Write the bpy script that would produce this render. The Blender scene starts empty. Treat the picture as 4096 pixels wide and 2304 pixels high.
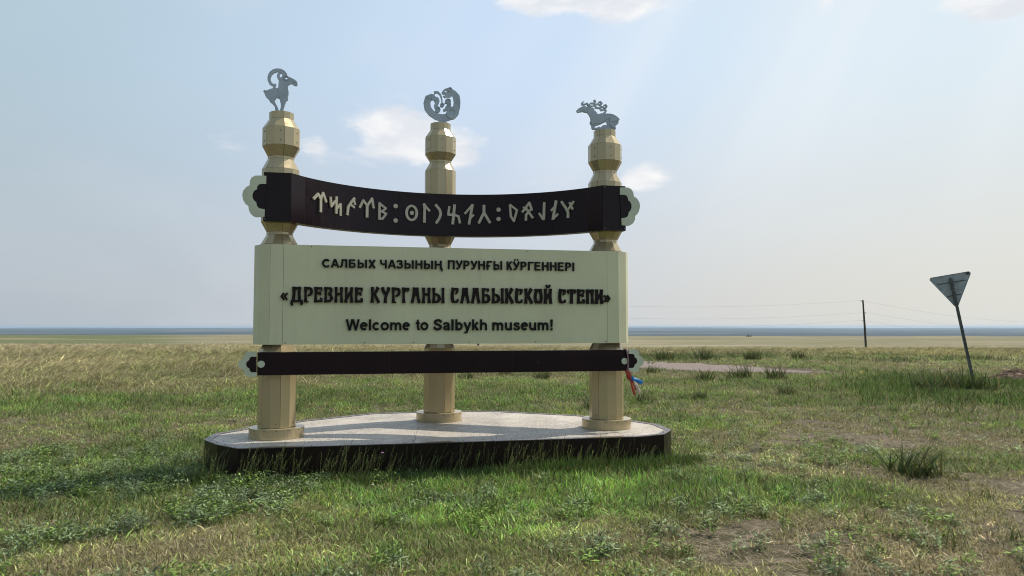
import bpy, bmesh, math, json, random
import numpy as np
from mathutils import Vector, Matrix, geometry
R = math.radians
scene = bpy.context.scene
COL = scene.collection

# ------------------------------------------------------------ camera, light, sky
cam_d = bpy.data.cameras.new('camera'); cam = bpy.data.objects.new('camera', cam_d); COL.objects.link(cam)
cam.location = (0, 0, 1.6); cam.rotation_euler = (R(90 + 2.94), 0, 0)
cam_d.sensor_width = 36; cam_d.lens = 26.19; cam_d.clip_start = .05; cam_d.clip_end = 90000
scene.camera = cam
SUN_A, SUN_E = R(34), R(55)          # bearing above +X (towards +Y), elevation
SV = Vector((math.cos(SUN_E)*math.cos(SUN_A), math.cos(SUN_E)*math.sin(SUN_A), math.sin(SUN_E)))
sl = bpy.data.lights.new('sun', 'SUN'); sl.energy = 4.0; sl.angle = R(.55); sl.color = (1, .91, .77)
sun = bpy.data.objects.new('sun', sl); COL.objects.link(sun)
sun.rotation_euler = (-SV).to_track_quat('-Z', 'Y').to_euler()
scene.view_settings.view_transform = 'Standard'; scene.view_settings.look = 'None'
scene.view_settings.exposure = 0.0; scene.view_settings.gamma = 1; scene.view_settings.use_curve_mapping = False
scene.cycles.volume_bounces = 1; scene.cycles.volume_max_steps = 64
scene.cycles.pixel_filter_type = 'BLACKMAN_HARRIS'; scene.cycles.filter_width = 1.05
scene.cycles.max_bounces = 6; scene.cycles.transparent_max_bounces = 6

class NT:
    def __init__(s, t): s.t = t; s.n = t.nodes; s.l = t.links
    def new(s, ty, **k):
        n = s.n.new(ty)
        for a, b in k.items(): setattr(n, a, b)
        return n
    def put(s, sock, v):
        if isinstance(v, bpy.types.NodeSocket): s.l.new(v, sock)
        elif v is not None: sock.default_value = v
    def m(s, op, a, b=None, c=None, clamp=False):
        n = s.new('ShaderNodeMath', operation=op, use_clamp=clamp)
        for i, v in enumerate((a, b, c)): s.put(n.inputs[i], v) if v is not None else None
        return n.outputs[0]
    def vm(s, op, a, b=None):
        n = s.new('ShaderNodeVectorMath', operation=op); s.put(n.inputs[0], a)
        if b is not None: s.put(n.inputs[1], b)
        return n.outputs['Value' if op in ('DOT_PRODUCT', 'LENGTH', 'DISTANCE') else 'Vector']
    def mix(s, f, a, b, ty='MIX'):
        n = s.new('ShaderNodeMix', data_type='RGBA', blend_type=ty); s.put(n.inputs[0], f)
        for sk, v in ((n.inputs[6], a), (n.inputs[7], b)):
            s.put(sk, tuple(v) + (1,) if isinstance(v, (tuple, list)) and len(v) == 3 else v)
        return n.outputs[2]
    def noise(s, vec, scale, detail=4, rough=.55, dist=0, out=0, dim='3D', w=None):
        n = s.new('ShaderNodeTexNoise', noise_dimensions=dim)
        if vec is not None: s.put(n.inputs['Vector'], vec)
        if w is not None: s.put(n.inputs['W'], w)
        n.inputs['Scale'].default_value = scale; n.inputs['Detail'].default_value = detail
        n.inputs['Roughness'].default_value = rough; n.inputs['Distortion'].default_value = dist
        return n.outputs[out]
    def step(s, v, a, b, ta=0., tb=1.):
        n = s.new('ShaderNodeMapRange', interpolation_type='SMOOTHSTEP'); s.put(n.inputs[0], v)
        for i, x in enumerate((a, b, ta, tb)): n.inputs[i+1].default_value = x
        return n.outputs[0]
    def xyz(s, x, y, z):
        n = s.new('ShaderNodeCombineXYZ')
        for i, v in enumerate((x, y, z)): s.put(n.inputs[i], v)
        return n.outputs[0]
    def sep(s, v):
        n = s.new('ShaderNodeSeparateXYZ'); s.put(n.inputs[0], v); return n.outputs

world = bpy.data.worlds.new('World'); scene.world = world; world.use_nodes = True
w = NT(world.node_tree); w.n.clear()
sky = w.new('ShaderNodeTexSky', sky_type='NISHITA', sun_disc=False)
sky.sun_elevation = SUN_E; sky.sun_rotation = R(90) - SUN_A; sky.dust_density = 3.0; sky.air_density = 1.0
dirv = w.new('ShaderNodeTexCoord').outputs['Generated']
dx, dy, dz = w.sep(dirv)[0:3]
az = w.m('ARCTAN2', dx, dy)                       # 0 = +Y, positive to the right
el = w.m('ARCSINE', dz)
S_az = math.pi/2 - SUN_A
caz = w.m('COSINE', w.m('SUBTRACT', az, S_az))    # 1 under the sun, -1 opposite
t1 = w.step(caz, -.15, .62); t2 = w.step(caz, .5, .97)
he = w.step(el, 0.0, .36)
lo = w.mix(t2, w.mix(t1, (.47, .53, .585), (.62, .65, .70)), (.77, .76, .70))
hi = w.mix(t2, w.mix(t1, (.46, .60, .68), (.62, .77, .97)), (.76, .87, .94))
hz = w.mix(he, lo, hi)
hz = w.mix(1.0, hz, w.mix(w.step(caz, -1.0, -.05), (.62, .65, .70), (1, 1, 1)), 'MULTIPLY')
base = w.mix(w.step(el, .3, 1.3, .93, .55), w.mix(1.0, sky.outputs[0], (.1, .1, .1), 'MULTIPLY'), hz)
# slanting rays spreading from the sun through the haze
e1 = SV.cross(Vector((0, 0, 1))).normalized(); e2 = SV.cross(e1)
ang = w.m('ARCTAN2', w.vm('DOT_PRODUCT', dirv, tuple(e1)), w.vm('DOT_PRODUCT', dirv, tuple(e2)))
rays = w.noise(None, 4.2, 2, .5, dim='1D', w=ang)
base = w.mix(w.m('MULTIPLY', w.m('MULTIPLY', w.step(rays, .38, .72), w.step(el, .03, .3)), w.step(caz, .2, .75, .03, .27)), base, (.95, .97, .98))
# cloud veil: low-contrast haze everywhere, then cumulus puffs
flat = w.xyz(az, w.m('MULTIPLY', el, 2.2), 0.0)
veil = w.noise(flat, 2.6, 6, .55, .4)
base = w.mix(w.m('MULTIPLY', w.step(veil, .45, .8), .22), base, (.80, .83, .86))
puff = w.noise(flat, 17.0, 9, .6, .3); big = w.noise(flat, 5.0, 4, .5)
blobs = [  # azimuth, elevation (degrees), half-width, half-height, strength
 (2.8, 24.2, 3.4, 1.9, 1.2), (8, 24.0, 4.8, 2.2, 1.4), (12.8, 24.6, 3.2, 1.8, 1.1), (23.3, 22.6, 1.1, 2.2, .6), (-8.8, 14.6, 3.4, 2.0, 1.35), (-7.0, 13.4, 4.6, 1.8, 1.2), (-4.6, 12.9, 2.6, 1.6, .95), (-12, 12.2, 4.6, 1.3, .36),
 (-20.6, 13.0, 3.6, 1.3, .38), (-15.3, 13.2, 1.6, 1.3, .5), (10.0, 10.9, 2.0, 1.4, .9), (2.4, 11.0, 2.0, .7, .45), (34.5, 20.8, 3.4, 2.2, 1.6), (30, 22.5, 6, 2.0, .5), (27.6, 15.8, .9, .8, .4), (14, 18, 3, 1.2, .25),
 (60, 20, 14, 5, .8), (-60, 22, 10, 4, .6), (110, 16, 12, 4, .7), (165, 20, 16, 5, .7), (-120, 15, 13, 4, .7), (-90, 35, 12, 6, .5), (20, 44, 14, 5, .6)]
mask = None
for a, e, hw, hh, s_ in blobs:
    ax = w.m('DIVIDE', w.m('SUBTRACT', az, R(a)), R(hw)); ey = w.m('DIVIDE', w.m('SUBTRACT', el, R(e)), R(hh))
    # flat bottoms: the lower half falls off faster
    ey = w.m('MULTIPLY', ey, w.step(ey, -.6, .2, 1.5, 1.0))
    d2 = w.m('ADD', w.m('MULTIPLY', ax, ax), w.m('MULTIPLY', ey, ey))
    g = w.m('MULTIPLY', w.m('EXPONENT', w.m('MULTIPLY', d2, -1.0)), s_)
    mask = g if mask is None else w.m('MAXIMUM', mask, g)
cl = w.m('ADD', mask, w.m('MULTIPLY', w.m('SUBTRACT', puff, .5), 1.5))
cl = w.m('ADD', cl, w.m('MULTIPLY', w.m('SUBTRACT', big, .5), .5))
cm = w.m('MULTIPLY', w.step(cl, .24, .82), w.step(mask, .05, .45))
shade = w.noise(w.vm('ADD', flat, (.02, -.03, 0)), 12.0, 6, .55)
ccol = w.mix(w.step(shade, .35, .68), (.78, .80, .85), (1.0, .99, .97))
base = w.mix(w.m('MULTIPLY', cm, .86), base, ccol)
bg = w.new('ShaderNodeBackground'); w.put(bg.inputs[0], w.mix(1.0, base, (10, 10, 10), 'MULTIPLY')); bg.inputs[1].default_value = .1
w.l.new(bg.outputs[0], w.new('ShaderNodeOutputWorld').inputs[0])

# ------------------------------------------------------------ helpers
def tag(o, label=None, cat=None, group=None, kind=None):
    if label: o['label'] = label
    if cat: o['category'] = cat
    if group: o['group'] = group
    if kind: o['kind'] = kind
    return o
def mesh_obj(name, vs, fs, mat, parent=None, smooth=False):
    me = bpy.data.meshes.new(name); me.from_pydata([tuple(v) for v in vs], [], [tuple(f) for f in fs])
    if smooth: me.polygons.foreach_set('use_smooth', [True]*len(me.polygons))
    me.update(); 
    if mat: me.materials.append(mat)
    o = bpy.data.objects.new(name, me); COL.objects.link(o)
    if parent: o.parent = parent
    return o
def share(name, me, parent, mw=None):
    o = bpy.data.objects.new(name, me); COL.objects.link(o); o.parent = parent
    if mw is not None: o.matrix_local = mw
    return o
def empty(name, loc=(0, 0, 0), rz=0):
    o = bpy.data.objects.new(name, None); COL.objects.link(o); o.location = loc; o.rotation_euler = (0, 0, rz); o.empty_display_size = .1
    return o
def ensure_out(vs, fs):
    bm = bmesh.new(); bv = [bm.verts.new(v) for v in vs]
    for f in fs:
        try: bm.faces.new([bv[i] for i in f])
        except ValueError: pass
    bmesh.ops.recalc_face_normals(bm, faces=bm.faces)
    me = bpy.data.meshes.new('m'); bm.to_mesh(me); bm.free(); return me
def box_vf(x0, x1, y0, y1, z0, z1):
    v = [(x0,y0,z0),(x1,y0,z0),(x1,y1,z0),(x0,y1,z0),(x0,y0,z1),(x1,y0,z1),(x1,y1,z1),(x0,y1,z1)]
    return v, [(0,3,2,1),(4,5,6,7),(0,1,5,4),(1,2,6,5),(2,3,7,6),(3,0,4,7)]
def prism_vf(poly, z0, z1):      # poly counter-clockwise in xy
    n = len(poly); v = [(x, y, z0) for x, y in poly] + [(x, y, z1) for x, y in poly]
    return v, [tuple(range(n-1, -1, -1)), tuple(range(n, 2*n))] + [(i, (i+1) % n, (i+1) % n + n, i+n) for i in range(n)]
def tube_vf(pts, rad, k=8, cap=True):
    pts = [Vector(p) for p in pts]; rad = rad if isinstance(rad, (list, tuple)) else [rad]*len(pts)
    vs, fs = [], []; ref = Vector((0, 0, 1))
    for i, p in enumerate(pts):
        d = (pts[min(i+1, len(pts)-1)] - pts[max(i-1, 0)]).normalized()
        r_ = ref if abs(d.dot(ref)) < .95 else Vector((1, 0, 0))
        a = d.cross(r_).normalized(); b = d.cross(a)
        for j in range(k):
            t = 2*math.pi*j/k; vs.append(p + (a*math.cos(t) + b*math.sin(t))*rad[i])
    for i in range(len(pts)-1):
        for j in range(k): fs.append((i*k+j, i*k+(j+1) % k, (i+1)*k+(j+1) % k, (i+1)*k+j))
    if cap: fs += [tuple(range(k-1, -1, -1)), tuple(range((len(pts)-1)*k, len(pts)*k))]
    return vs, fs
def join_vf(parts):
    V, F = [], []
    for v, f in parts:
        o = len(V); V += list(v); F += [tuple(i+o for i in q) for q in f]
    return V, F
def vnoise(x, y, sc, seed=0):
    x = np.asarray(x, float)*sc + seed*17.3; y = np.asarray(y, float)*sc + seed*7.1
    xi, yi = np.floor(x), np.floor(y); fx, fy = x-xi, y-yi; fx = fx*fx*(3-2*fx); fy = fy*fy*(3-2*fy)
    h = lambda a, b: (lambda q: q-np.floor(q))(np.sin(a*127.1+b*311.7+seed*74.7)*43758.5453)
    return (h(xi, yi)*(1-fx)+h(xi+1, yi)*fx)*(1-fy) + (h(xi, yi+1)*(1-fx)+h(xi+1, yi+1)*fx)*fy
def fbm(x, y, sc, seed=0, o=4):
    s = 0; a = .5; t = 0
    for i in range(o): s = s + a*vnoise(x, y, sc*2**i, seed+i); t += a; a *= .5
    return s/t

# --- flat cut-out shapes: signed distance of strokes / polygons / ellipses, then the outline
def sdf_stroke(X, Y, pts):
    best = np.full(X.shape, 1e9); n = len(pts)
    for i in range(n-1):
        ax, ay, ar = pts[i]; bx, by, br = pts[i+1]; dx_, dy_ = bx-ax, by-ay; L2 = dx_*dx_+dy_*dy_+1e-12
        t = np.clip(((X-ax)*dx_+(Y-ay)*dy_)/L2, 0, 1)
        d = np.hypot(X-ax-t*dx_, Y-ay-t*dy_) - (ar+(br-ar)*t)
        L = math.sqrt(L2)
        if i == 0: d = np.maximum(d, -((X-ax)*dx_+(Y-ay)*dy_)/L)
        if i == n-2: d = np.maximum(d, ((X-bx)*dx_+(Y-by)*dy_)/L)
        best = np.minimum(best, d)
    return best
def sdf_poly(X, Y, P):
    d = np.full(X.shape, 1e9); ins = np.zeros(X.shape, bool); n = len(P)
    for i in range(n):
        ax, ay = P[i]; bx, by = P[(i+1) % n]; dx_, dy_ = bx-ax, by-ay; L2 = dx_*dx_+dy_*dy_+1e-12
        t = np.clip(((X-ax)*dx_+(Y-ay)*dy_)/L2, 0, 1); d = np.minimum(d, np.hypot(X-ax-t*dx_, Y-ay-t*dy_))
        c = ((ay > Y) != (by > Y)) & (X < (bx-ax)*(Y-ay)/(by-ay+(1e-12 if by == ay else 0))+ax); ins ^= c
    return np.where(ins, -d, d)
def smooth_poly(P, it=1):
    for _ in range(it):
        Q = []
        for i in range(len(P)):
            a, b = P[i], P[(i+1) % len(P)]
            Q += [(a[0]*.8+b[0]*.2, a[1]*.8+b[1]*.2), (a[0]*.2+b[0]*.8, a[1]*.2+b[1]*.8)]
        P = Q
    return P
def sdf_items(X, Y, items):
    D = np.full(X.shape, 1e9)
    for k, g in items:
        if k in 'Ss': d = sdf_stroke(X, Y, g)
        elif k in 'Pp': d = sdf_poly(X, Y, smooth_poly([tuple(q) for q in g]))
        elif k in 'Qq': d = sdf_poly(X, Y, [tuple(q) for q in g])
        else:
            cx, cy, rx, ry = g; q = np.hypot((X-cx)/rx, (Y-cy)/ry); d = (q-1)*min(rx, ry)
        D = np.minimum(D, d) if k.isupper() else np.maximum(D, -d)
    return D
def bounds(items):
    xs, ys = [], []
    for k, g in items:
        if k in 'SPQ':
            for q in g:
                r = q[2] if k == 'S' else 0; xs += [q[0]-r, q[0]+r]; ys += [q[1]-r, q[1]+r]
        elif k == 'E': xs += [g[0]-g[2], g[0]+g[2]]; ys += [g[1]-g[3], g[1]+g[3]]
    return min(xs), max(xs), min(ys), max(ys)
def simplify(P, tol):
    if len(P) < 4: return P
    keep = [False]*len(P); keep[0] = True
    far = max(range(len(P)), key=lambda i: (P[i][0]-P[0][0])**2+(P[i][1]-P[0][1])**2); keep[far] = True
    A = np.array(P+[P[0]]); st = [(0, far), (far, len(P))]
    while st:
        a, b = st.pop()
        if b-a < 2: continue
        p, q = A[a], A[b]; d = q-p; L = np.hypot(*d)+1e-12
        s = A[a+1:b]; e = np.abs(d[0]*(s[:, 1]-p[1])-d[1]*(s[:, 0]-p[0]))/L; i = int(e.argmax())
        if e[i] > tol: m_ = a+1+i; keep[m_ % len(P)] = True; st += [(a, m_), (m_, b)]
    return [P[i] for i in range(len(P)) if keep[i]]
def contours(items, N=110):
    x0, x1, y0, y1 = bounds(items); h = max(x1-x0, y1-y0)/N; x0 -= 2.5*h; y0 -= 2.5*h
    nx = int((x1-x0)/h)+4; ny = int((y1-y0)/h)+4
    X, Y = np.meshgrid(x0+h*np.arange(nx), y0+h*np.arange(ny)); D = sdf_items(X, Y, items)
    D = np.where(np.abs(D) < 1e-9, 1e-9, D); S = D < 0
    code = S[:-1, :-1]*1 + S[:-1, 1:]*2 + S[1:, 1:]*4 + S[1:, :-1]*8
    nxt = {}; pos = {}
    def pt(key):
        if key not in pos:
            k, i, j = key
            a = D[j, i]; b = D[j, i+1] if k == 'h' else D[j+1, i]; t = a/(a-b)
            pos[key] = (X[j, i]+(h*t if k == 'h' else 0), Y[j, i]+(h*t if k == 'v' else 0))
        return key
    T = {1: [(3, 0)], 2: [(0, 1)], 3: [(3, 1)], 4: [(1, 2)], 5: [(3, 0), (1, 2)], 6: [(0, 2)], 7: [(3, 2)], 8: [(2, 3)], 9: [(2, 0)], 10: [(0, 1), (2, 3)], 11: [(2, 1)], 12: [(1, 3)], 13: [(1, 0)], 14: [(0, 3)]}
    for j, i in zip(*np.nonzero((code > 0) & (code < 15))):
        e = [('h', i, j), ('v', i+1, j), ('h', i, j+1), ('v', i, j)]
        for a, b in T[int(code[j, i])]: nxt[pt(e[a])] = pt(e[b])
    loops = []
    while nxt:
        s = next(iter(nxt)); L = []; k = s
        while k in nxt: n_ = nxt.pop(k); L.append(pos[k]); k = n_
        L = simplify(L, h*.12)
        if len(L) > 2: loops.append(L)
    return loops
def plate_mesh(items, y_front, y_back, N=110):
    """cut-out in the XZ plane between y_front (towards the camera, smaller y) and y_back"""
    lp = contours(items, N)
    def area(L): return sum(L[i-1][0]*L[i][1]-L[i][0]*L[i-1][1] for i in range(len(L)))/2
    def inside(p, L):
        c = False
        for i in range(len(L)):
            (ax, ay), (bx, by) = L[i-1], L[i]
            if (ay > p[1]) != (by > p[1]) and p[0] < (bx-ax)*(p[1]-ay)/(by-ay)+ax: c = not c
        return c
    ar = [area(L) for L in lp]; sg = 1 if max(ar, key=abs) > 0 else -1
    outer = [L for L, a in zip(lp, ar) if a*sg > 0]; holes = [L for L, a in zip(lp, ar) if a*sg < 0]
    lp = []; tri = []; base = 0
    for L in outer:
        grp = [L]+[h for h in holes if inside(h[0], L)]
        tri += [tuple(i+base for i in t) for t in geometry.tessellate_polygon([[Vector((x, z, 0)) for x, z in q] for q in grp])]
        lp += grp; base += sum(len(q) for q in grp)
    pts = [p for L in lp for p in L]; n = len(pts)
    V = [(x, y_front, z) for x, z in pts] + [(x, y_back, z) for x, z in pts]
    F = [tuple(t) for t in tri] + [(t[2]+n, t[1]+n, t[0]+n) for t in tri]; o = 0
    for L in lp:
        m_ = len(L); F += [(o+i, o+(i+1) % m_, o+(i+1) % m_+n, o+i+n) for i in range(m_)]; o += m_
    return ensure_out(V, F)

# ------------------------------------------------------------ materials
def new_mat(name):
    m_ = bpy.data.materials.new(name); m_.use_nodes = True; t = NT(m_.node_tree)
    return m_, t, t.n['Principled BSDF']
def paint(name, col, rough=.35, var=.06, scale=3.0, spec=.5, bump=0, dirt=None, metal=0):
    m_, t, b = new_mat(name); tc = t.new('ShaderNodeTexCoord').outputs['Object']
    n1 = t.noise(tc, scale, 5); n2 = t.noise(t.vm('MULTIPLY', tc, (6, 6, .7)), scale*1.5, 4)
    dk = tuple(c*(1-var*2.2) for c in col); lt = tuple(min(1, c*(1+var)) for c in col)
    c = t.mix(t.step(n1, .3, .7), dk, lt)
    if dirt: c = t.mix(t.m('MULTIPLY', t.step(n2, .5, .8), .45), c, dirt)
    t.put(b.inputs['Base Color'], c); t.put(b.inputs['Roughness'], t.step(t.noise(tc, scale*5, 5), .2, .8, rough*.8, min(1, rough*1.3)))
    b.inputs['Specular IOR Level'].default_value = spec; b.inputs['Metallic'].default_value = metal
    if bump:
        bn = t.new('ShaderNodeBump'); bn.inputs['Strength'].default_value = bump; bn.inputs['Distance'].default_value = .01
        t.put(bn.inputs['Height'], t.noise(tc, scale*1.2, 3)); t.put(b.inputs['Normal'], bn.outputs[0])
    return m_
M_cream = paint('cream_green_panel', (.66, .65, .43), .40, .035, 1.2, dirt=(.54, .53, .36), bump=.05)
M_beige = paint('beige_panel', (.49, .405, .24), .22, .012, 2.0, bump=.02, spec=.55, metal=.38)
M_core = paint('dark_seam', (.05, .045, .035), .8, .1)
M_brown = paint('dark_brown_panel', (.014, .0055, .0085), .22, .12, 1.3, bump=.03, spec=.22)
M_plinth = paint('dark_brown_skirt', (.014, .007, .006), .34, .2, 1.5, bump=.05, dirt=(.03, .02, .017), spec=.2)
M_trim = paint('brown_trim', (.10, .075, .07), .3, .15, 2.5, dirt=(.3, .27, .25))
M_letter = paint('near_black_brown_letter', (.008, .007, .006), .5, .15, 9, spec=.2)
M_letter2 = paint('dark_brown_letter', (.013, .007, .006), .45, .2, 6, spec=.2)
M_rune = paint('ivory_rune', (.52, .49, .37), .4, .05, 6)
M_orn = paint('sage_ornament', (.56, .60, .45), .42, .05, 4)
M_steel = paint('slate_grey_paint', (.42, .50, .56), .40, .08, 5, dirt=(.33, .39, .44))
M_galv = paint('galvanised_back', (.38, .42, .44), .5, .10, 5, metal=.1, dirt=(.28, .31, .33), bump=.2)
M_post = paint('weathered_post', (.10, .105, .105), .6, .25, 9, dirt=(.16, .14, .11))
M_wood = paint('weathered_wood', (.055, .055, .045), .85, .3, 6)
M_wire = paint('wire', (.22, .23, .24), .5, .05)
M_screw = paint('screw_head', (.05, .05, .045), .4, .1)
M_screwl = paint('screw_head_pale', (.3, .3, .3), .4, .1)
def cloth(name, c):
    m_, t, b = new_mat(name); b.inputs['Base Color'].default_value = (*c, 1); b.inputs['Roughness'].default_value = .45
    tr = t.new('ShaderNodeBsdfTranslucent'); tr.inputs[0].default_value = (*c, 1); mx = t.new('ShaderNodeMixShader'); mx.inputs[0].default_value = .35
    t.l.new(b.outputs[0], mx.inputs[1]); t.l.new(tr.outputs[0], mx.inputs[2]); t.l.new(mx.outputs[0], t.n['Material Output'].inputs[0]); return m_
M_red = cloth('red_ribbon', (.55, .09, .06)); M_blue = cloth('blue_ribbon', (.05, .30, .70)); M_white = cloth('white_ribbon', (.66, .60, .52)); M_pink = cloth('faded_ribbon', (.34, .22, .24))

def terrazzo():
    m_, t, b = new_mat('pale_mosaic_slab'); tc = t.new('ShaderNodeTexCoord').outputs['Object']
    n1 = t.noise(tc, 2.2, 5); c = t.mix(t.step(n1, .3, .75), (.58, .52, .44), (.72, .66, .58))
    sp = t.noise(t.vm('MULTIPLY', tc, (55, 70, 1)), 1.0, 3, .6, 1.2)
    area = t.noise(tc, 1.6, 4, .6)
    c = t.mix(t.m('MULTIPLY', t.step(sp, .50, .58), t.step(area, .40, .60, .35, .9)), c, (.04, .04, .04))
    sp3 = t.noise(t.vm('MULTIPLY', tc, (3.2, 6, 1)), 1.0, 5, .65, .8); c = t.mix(t.m('MULTIPLY', t.step(sp3, .46, .68), .30), c, (.33, .29, .25))
    sp2 = t.noise(t.vm('MULTIPLY', tc, (9, 20, 1)), 1.0, 6, .78, 1.8); c = t.mix(t.m('MULTIPLY', t.step(sp2, .50, .62), t.step(area, .35, .6, .25, .8)), c, (.16, .15, .145))
    v = t.new('ShaderNodeTexVoronoi'); t.put(v.inputs['Vector'], tc); v.inputs['Scale'].default_value = 48
    c = t.mix(.16, c, v.outputs['Color'], 'MULTIPLY')
    c = t.mix(t.m('MULTIPLY', t.step(t.noise(tc, .9, 6), .52, .8), .5), c, (.30, .25, .20))
    t.put(b.inputs['Base Color'], c); b.inputs['Roughness'].default_value = .55
    bn = t.new('ShaderNodeBump'); bn.inputs['Strength'].default_value = .35; bn.inputs['Distance'].default_value = .004
    t.put(bn.inputs['Height'], sp); t.put(b.inputs['Normal'], bn.outputs[0]); return m_
M_terr = terrazzo()

def ground_mat():
    m_, t, b = new_mat('steppe_soil_and_thatch'); P = t.new('ShaderNodeNewGeometry').outputs['Position']; X, Y, Z = t.sep(P)[0:3]
    n1 = t.noise(P, .8, 6, .6); n2 = t.noise(P, 9, 6, .65); n3 = t.noise(P, 45, 4, .7)
    near = t.mix(t.step(n1, .35, .65), (.12, .10, .068), (.05, .052, .026))  # soil tones lowered: shade in the gaps between blades is put into the colour
    near = t.mix(t.step(n2, .42, .72), near, (.26, .21, .165)); near = t.mix(t.m('MULTIPLY', t.step(n3, .45, .7), .5), near, (.05, .045, .03))
    # far plain: long fields seen edge-on
    f1 = t.noise(t.vm('MULTIPLY', P, (.004, .02, 0)), 1.0, 6, .6, .6); f2 = t.noise(t.vm('MULTIPLY', P, (.0012, .006, 0)), 1.0, 5, .55)
    f3 = t.noise(t.vm('MULTIPLY', P, (.15, .5, 0)), 1.0, 5, .6)
    mid = t.mix(t.step(f1, .38, .62), (.27, .235, .16), (.17, .17, .095))
    mid = t.mix(t.m('MULTIPLY', t.step(f3, .4, .62), .55), mid, (.13, .135, .07))
    f5 = t.noise(t.vm('MULTIPLY', P, (.012, .07, 0)), 1.0, 5, .6); mid = t.mix(t.m('MULTIPLY', t.step(f5, .48, .64), .6), mid, (.38, .33, .24))
    lefty = t.m('MULTIPLY', t.step(t.m('DIVIDE', X, t.m('MAXIMUM', Y, 1.0)), -.38, -.52), t.step(Y, 120, 260))
    mid = t.mix(t.m('MULTIPLY', lefty, t.step(f1, .35, .55)), mid, (.12, .14, .065))
    val = t.mix(t.step(f2, .46, .58), (.026, .042, .052), (.046, .062, .062))  # dark forest tones, with the blue of distant haze mixed into the colour
    f4 = t.noise(t.vm('MULTIPLY', P, (.00035, .0012, 0)), 1.0, 4, .5)
    val = t.mix(t.m('MULTIPLY', t.step(f4, .52, .58), .55), val, (.19, .18, .14))
    c = t.mix(t.step(t.vm('LENGTH', P), 26, 80), near, mid); c = t.mix(t.step(Z, -14, -30), c, val)
    t.put(b.inputs['Base Color'], c); b.inputs['Roughness'].default_value = .95; b.inputs['Specular IOR Level'].default_value = .1
    bn = t.new('ShaderNodeBump'); bn.inputs['Strength'].default_value = .6; bn.inputs['Distance'].default_value = .03
    t.put(bn.inputs['Height'], n2); t.put(b.inputs['Normal'], bn.outputs[0]); return m_
M_ground = ground_mat()
def gravel():
    m_, t, b = new_mat('pinkish_gravel'); P = t.new('ShaderNodeNewGeometry').outputs['Position']
    n = t.noise(P, 9, 5, .7); n2 = t.noise(t.vm('MULTIPLY', P, (.4, 1.6, 1)), 1.2, 4)
    c = t.mix(t.step(n, .3, .7), (.14, .11, .098), (.29, .235, .215)); c = t.mix(t.step(n2, .5, .75), c, (.22, .17, .13))
    t.put(b.inputs['Base Color'], c); b.inputs['Roughness'].default_value = .95
    bn = t.new('ShaderNodeBump'); bn.inputs['Strength'].default_value = .8; bn.inputs['Distance'].default_value = .05
    t.put(bn.inputs['Height'], n); t.put(b.inputs['Normal'], bn.outputs[0]); return m_
M_gravel = gravel()
def blade_mat(name, transl=.30, rough=.5):
    m_, t, b = new_mat(name)
    a = t.new('ShaderNodeAttribute', attribute_type='INSTANCER', attribute_name='tint').outputs['Color']
    g = t.new('ShaderNodeAttribute', attribute_type='GEOMETRY', attribute_name='bl').outputs['Vector']   # x random, y height, z dryness
    rx, hy, dz_ = t.sep(g)[0:3]
    c = t.mix(1.0, a, t.xyz(*[t.m('ADD', .30, t.m('MULTIPLY', t.m('POWER', rx, 1.4), k)) for k in (1.95, 1.85, 1.75)]), 'MULTIPLY')
    dry = t.mix(rx, (.20, .155, .09), (.56, .48, .33))
    c = t.mix(dz_, c, dry)
    t.put(b.inputs['Base Color'], c); b.inputs['Roughness'].default_value = rough; b.inputs['Specular IOR Level'].default_value = .12
    tr = t.new('ShaderNodeBsdfTranslucent'); t.put(tr.inputs[0], t.mix(1.0, c, (1.1, 1.15, .8), 'MULTIPLY'))
    mx = t.new('ShaderNodeMixShader'); mx.inputs[0].default_value = transl
    t.l.new(b.outputs[0], mx.inputs[1]); t.l.new(tr.outputs[0], mx.inputs[2]); t.l.new(mx.outputs[0], t.n['Material Output'].inputs[0]); return m_
M_blade = blade_mat('grass_blade')
def tuss_mat(name, c1, c2):
    m_, t, b = new_mat(name); g = t.new('ShaderNodeAttribute', attribute_type='GEOMETRY', attribute_name='bl').outputs['Vector']
    rx, hy, dz_ = t.sep(g)[0:3]; c = t.mix(rx, c1, c2); c = t.mix(dz_, c, (.33, .25, .12))
    t.put(b.inputs['Base Color'], c); b.inputs['Roughness'].default_value = .55; b.inputs['Specular IOR Level'].default_value = .12
    tr = t.new('ShaderNodeBsdfTranslucent'); t.put(tr.inputs[0], c); mx = t.new('ShaderNodeMixShader'); mx.inputs[0].default_value = .3
    t.l.new(b.outputs[0], mx.inputs[1]); t.l.new(tr.outputs[0], mx.inputs[2]); t.l.new(mx.outputs[0], t.n['Material Output'].inputs[0]); return m_
M_iris = tuss_mat('iris_leaf', (.018, .048, .014), (.065, .115, .034))
M_tuft = tuss_mat('tuft_leaf', (.03, .075, .015), (.09, .14, .035))
M_sage = tuss_mat('grey_green_leaf', (.08, .13, .06), (.17, .22, .13))

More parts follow.
